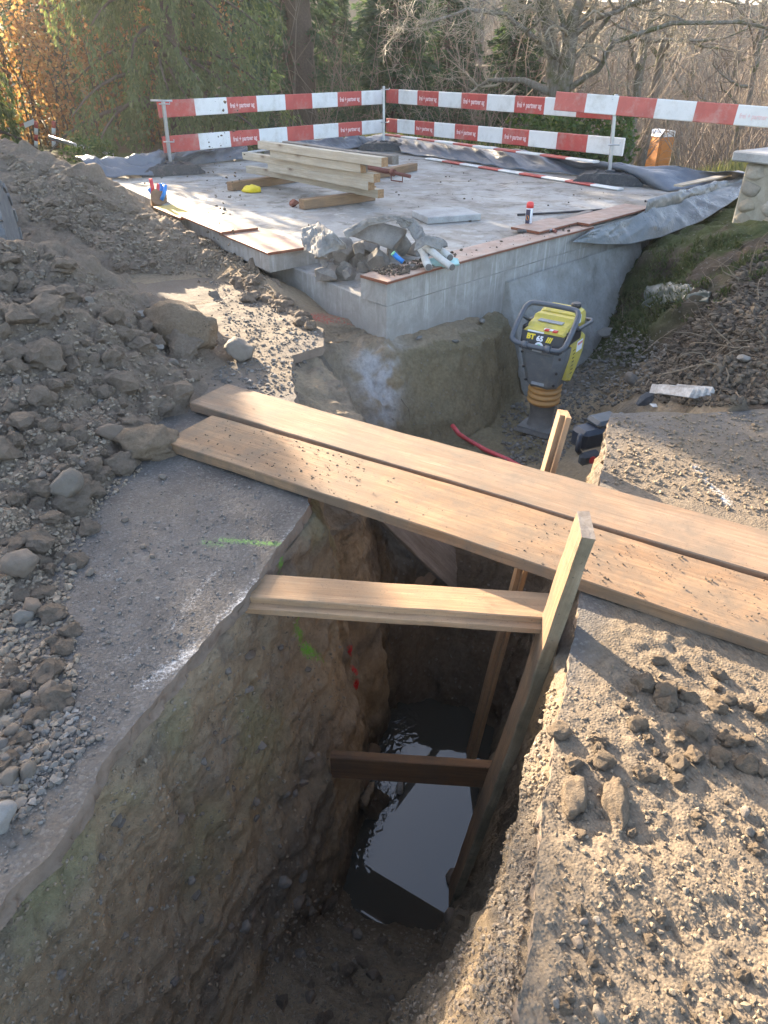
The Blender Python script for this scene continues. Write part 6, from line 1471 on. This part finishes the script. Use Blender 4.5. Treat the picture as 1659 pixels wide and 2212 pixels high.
# litter on planks, slab and plywood
rl = random.Random(12); pts = []; rad = []
for k in range(1900):
    s_ = rl.uniform(.1, 3.6); one = k % 2 == 0; q_ = rl.uniform(.01, .33 if one else .29)
    p = (ka + d1 * s_ + pn * q_ + Vector((0, 0, .052))) if one else (kb + d2 * s_ + pn2 * q_ + Vector((0, 0, .052))); pts.append(tuple(p)); rad.append(.0015 + (.005 if one else .008) * rl.random() ** 3)
specks('plank_crumbs', pts, rad, M['sp_dark'], 'dried mud crumbs on the gangway planks', 'soil', 1, 5)
pts = []; rad = []
for k in range(420):
    a_, b_ = rl.uniform(.1, 6.3), rl.uniform(.1, 7.2)
    if k % 3 == 0: a_, b_ = rl.uniform(.1, 3), rl.uniform(.0, .3)
    p = cA + e1 * a_ + e2 * b_; zz_ = SLAB_Z + (.026 if b_ < .27 and a_ < 2.7 else .004)
    if a_ < .7 and .2 < b_ < 1.4: continue
    pts.append((p.x, p.y, zz_)); rad.append(.003 + .014 * rl.random() ** 3)
specks('slab_litter', pts, rad, M['sp_dark'], 'scattered mud crumbs and litter on the slab', 'soil', 1, 6)
pts = []; rad = []
for k in range(240):
    a_, b_ = abs(rl.gauss(0, .28)) + .05, rl.uniform(.02, .25); p = cA + e1 * a_ + e2 * b_; pts.append((p.x, p.y, SLAB_Z + .03)); rad.append(.005 + .02 * rl.random() ** 2)
specks('mud_crumbs', pts, rad, M['sp_dark'], 'mud crumbs heaped on the plywood corner', 'soil', 1, 7)
# roots hanging out of the bank and the earth face
M['root'] = m_plain('root_bark', (.2, .15, .1), .85, 0, .4, 20, .3)
rr_ = random.Random(5)
for (x_, y_) in pick([(1380, 790), (1460, 700), (1659, 560), (1659, 860), (1480, 850)], 44, rr_):
    h, n_ = hit(x_, y_); L_ = rr_.uniform(.12, .5); d = Vector((rr_.gauss(0, 1), rr_.gauss(0, .5), rr_.gauss(0, .5))).normalized(); pts_ = [h - n_ * .02]
    for k in range(6): d = (d + Vector((rr_.gauss(0, .35), rr_.gauss(0, .35), rr_.gauss(-.05, .3)))).normalized(); pts_.append(pts_[-1] + d * L_ / 6 + n_ * .012)
    tag(MB().tube(pts_, [rr_.uniform(.003, .009) * (1 - .12 * k) for k in range(7)], 5).build('root', M['root']), 'thin root sticking out of the dark earth bank', 'root', 'roots in the earth bank')
for (x_, y_) in pick([(820, 880), (900, 780), (1060, 780), (1060, 920), (880, 940)], 14, rr_):
    h, n_ = hit(x_, y_); L_ = rr_.uniform(.1, .3); d = Vector((rr_.gauss(0, .3), -.2, -1)).normalized(); pts_ = [h - n_ * .01]
    for k in range(5): d = (d + Vector((rr_.gauss(0, .3), rr_.gauss(0, .2), rr_.gauss(0, .2)))).normalized(); pts_.append(pts_[-1] + d * L_ / 5 + n_ * .008)
    tag(MB().tube(pts_, [.004 * (1 - .12 * k) for k in range(6)], 5).build('root', M['root']), 'pale fine root hanging from the earth face below the slab', 'root', 'roots in the earth face')
# moss and weeds growing over the mound against the wall
rm = random.Random(21); C_ = []; D_ = []
for (x_, y_) in pick([(1315, 690), (1390, 545), (1500, 520), (1659, 500), (1659, 590), (1500, 690), (1350, 740)], 4200, rm):
    h, n_ = hit(x_, y_)
    if h.y > 12 or h.x > 5: continue
    if fbm(np.array([[h.x * 4, h.y * 4, h.z * 4]]), 3)[0] < -.12: continue
    C_.append(tuple(h)); D_.append(tuple(n_ * .5 + Vector((rm.gauss(0, .5), rm.gauss(0, .5), .5 + rm.gauss(0, .4)))))
V, F = blades(np.array(C_), unit(np.array(D_)), rng.uniform(.02, .075, len(C_)), .006)
M['moss'] = m_leaf('moss_blade', [(.04, .06, .018), (.065, .085, .025), (.1, .1, .04), (.05, .05, .022)], .3)
tag(link('moss', np_mesh('moss', V, F, False), M['moss']), 'moss and weeds over the mound against the slab wall', 'moss', kind='stuff')
for (x_, y_) in pick([(1330, 700), (1420, 600), (1640, 520), (1640, 620), (1450, 720)], 24, rr_):
    h, n_ = hit(x_, y_); L_ = rr_.uniform(.1, .35); d = Vector((rr_.gauss(0, .5), rr_.gauss(-.2, .3), rr_.gauss(0, .8))).normalized(); pts_ = [h - n_ * .01]
    for q_ in range(6): d = (d + Vector((rr_.gauss(0, .3), rr_.gauss(0, .3), rr_.gauss(-.1, .3)))).normalized(); pts_.append(pts_[-1] + d * L_ / 6 + n_ * .01)
    tag(MB().tube(pts_, [.0045 * (1 - .12 * q_) for q_ in range(7)], 5).build('root', M['root']), 'wiry root trailing over the mossy mound', 'root', 'roots on the mossy mound')
# clump of earth held behind the tall shoring board
o = put(CLD, Vector((.74, 2.38, -.1)), .075, 'clod', 'sunlit crumbly clod stuck between plank and shoring board', 'clod', None, .3)

# ================================================================== AIR
def m_haze():
    t = NT('haze_air'); v = t.n('VolumePrincipled', {'Color': (.9, .92, .95, 1), 'Density': .001, 'Anisotropy': .45})
    t.t.links.new(v.outputs[0], t.out.inputs['Volume']); return t.m
hz_ = MB().box(-310, 310, -210, 310, -7, 24).build('haze', m_haze()); tag(hz_, 'thin haze in the backlit air over the site', 'haze', kind='stuff')
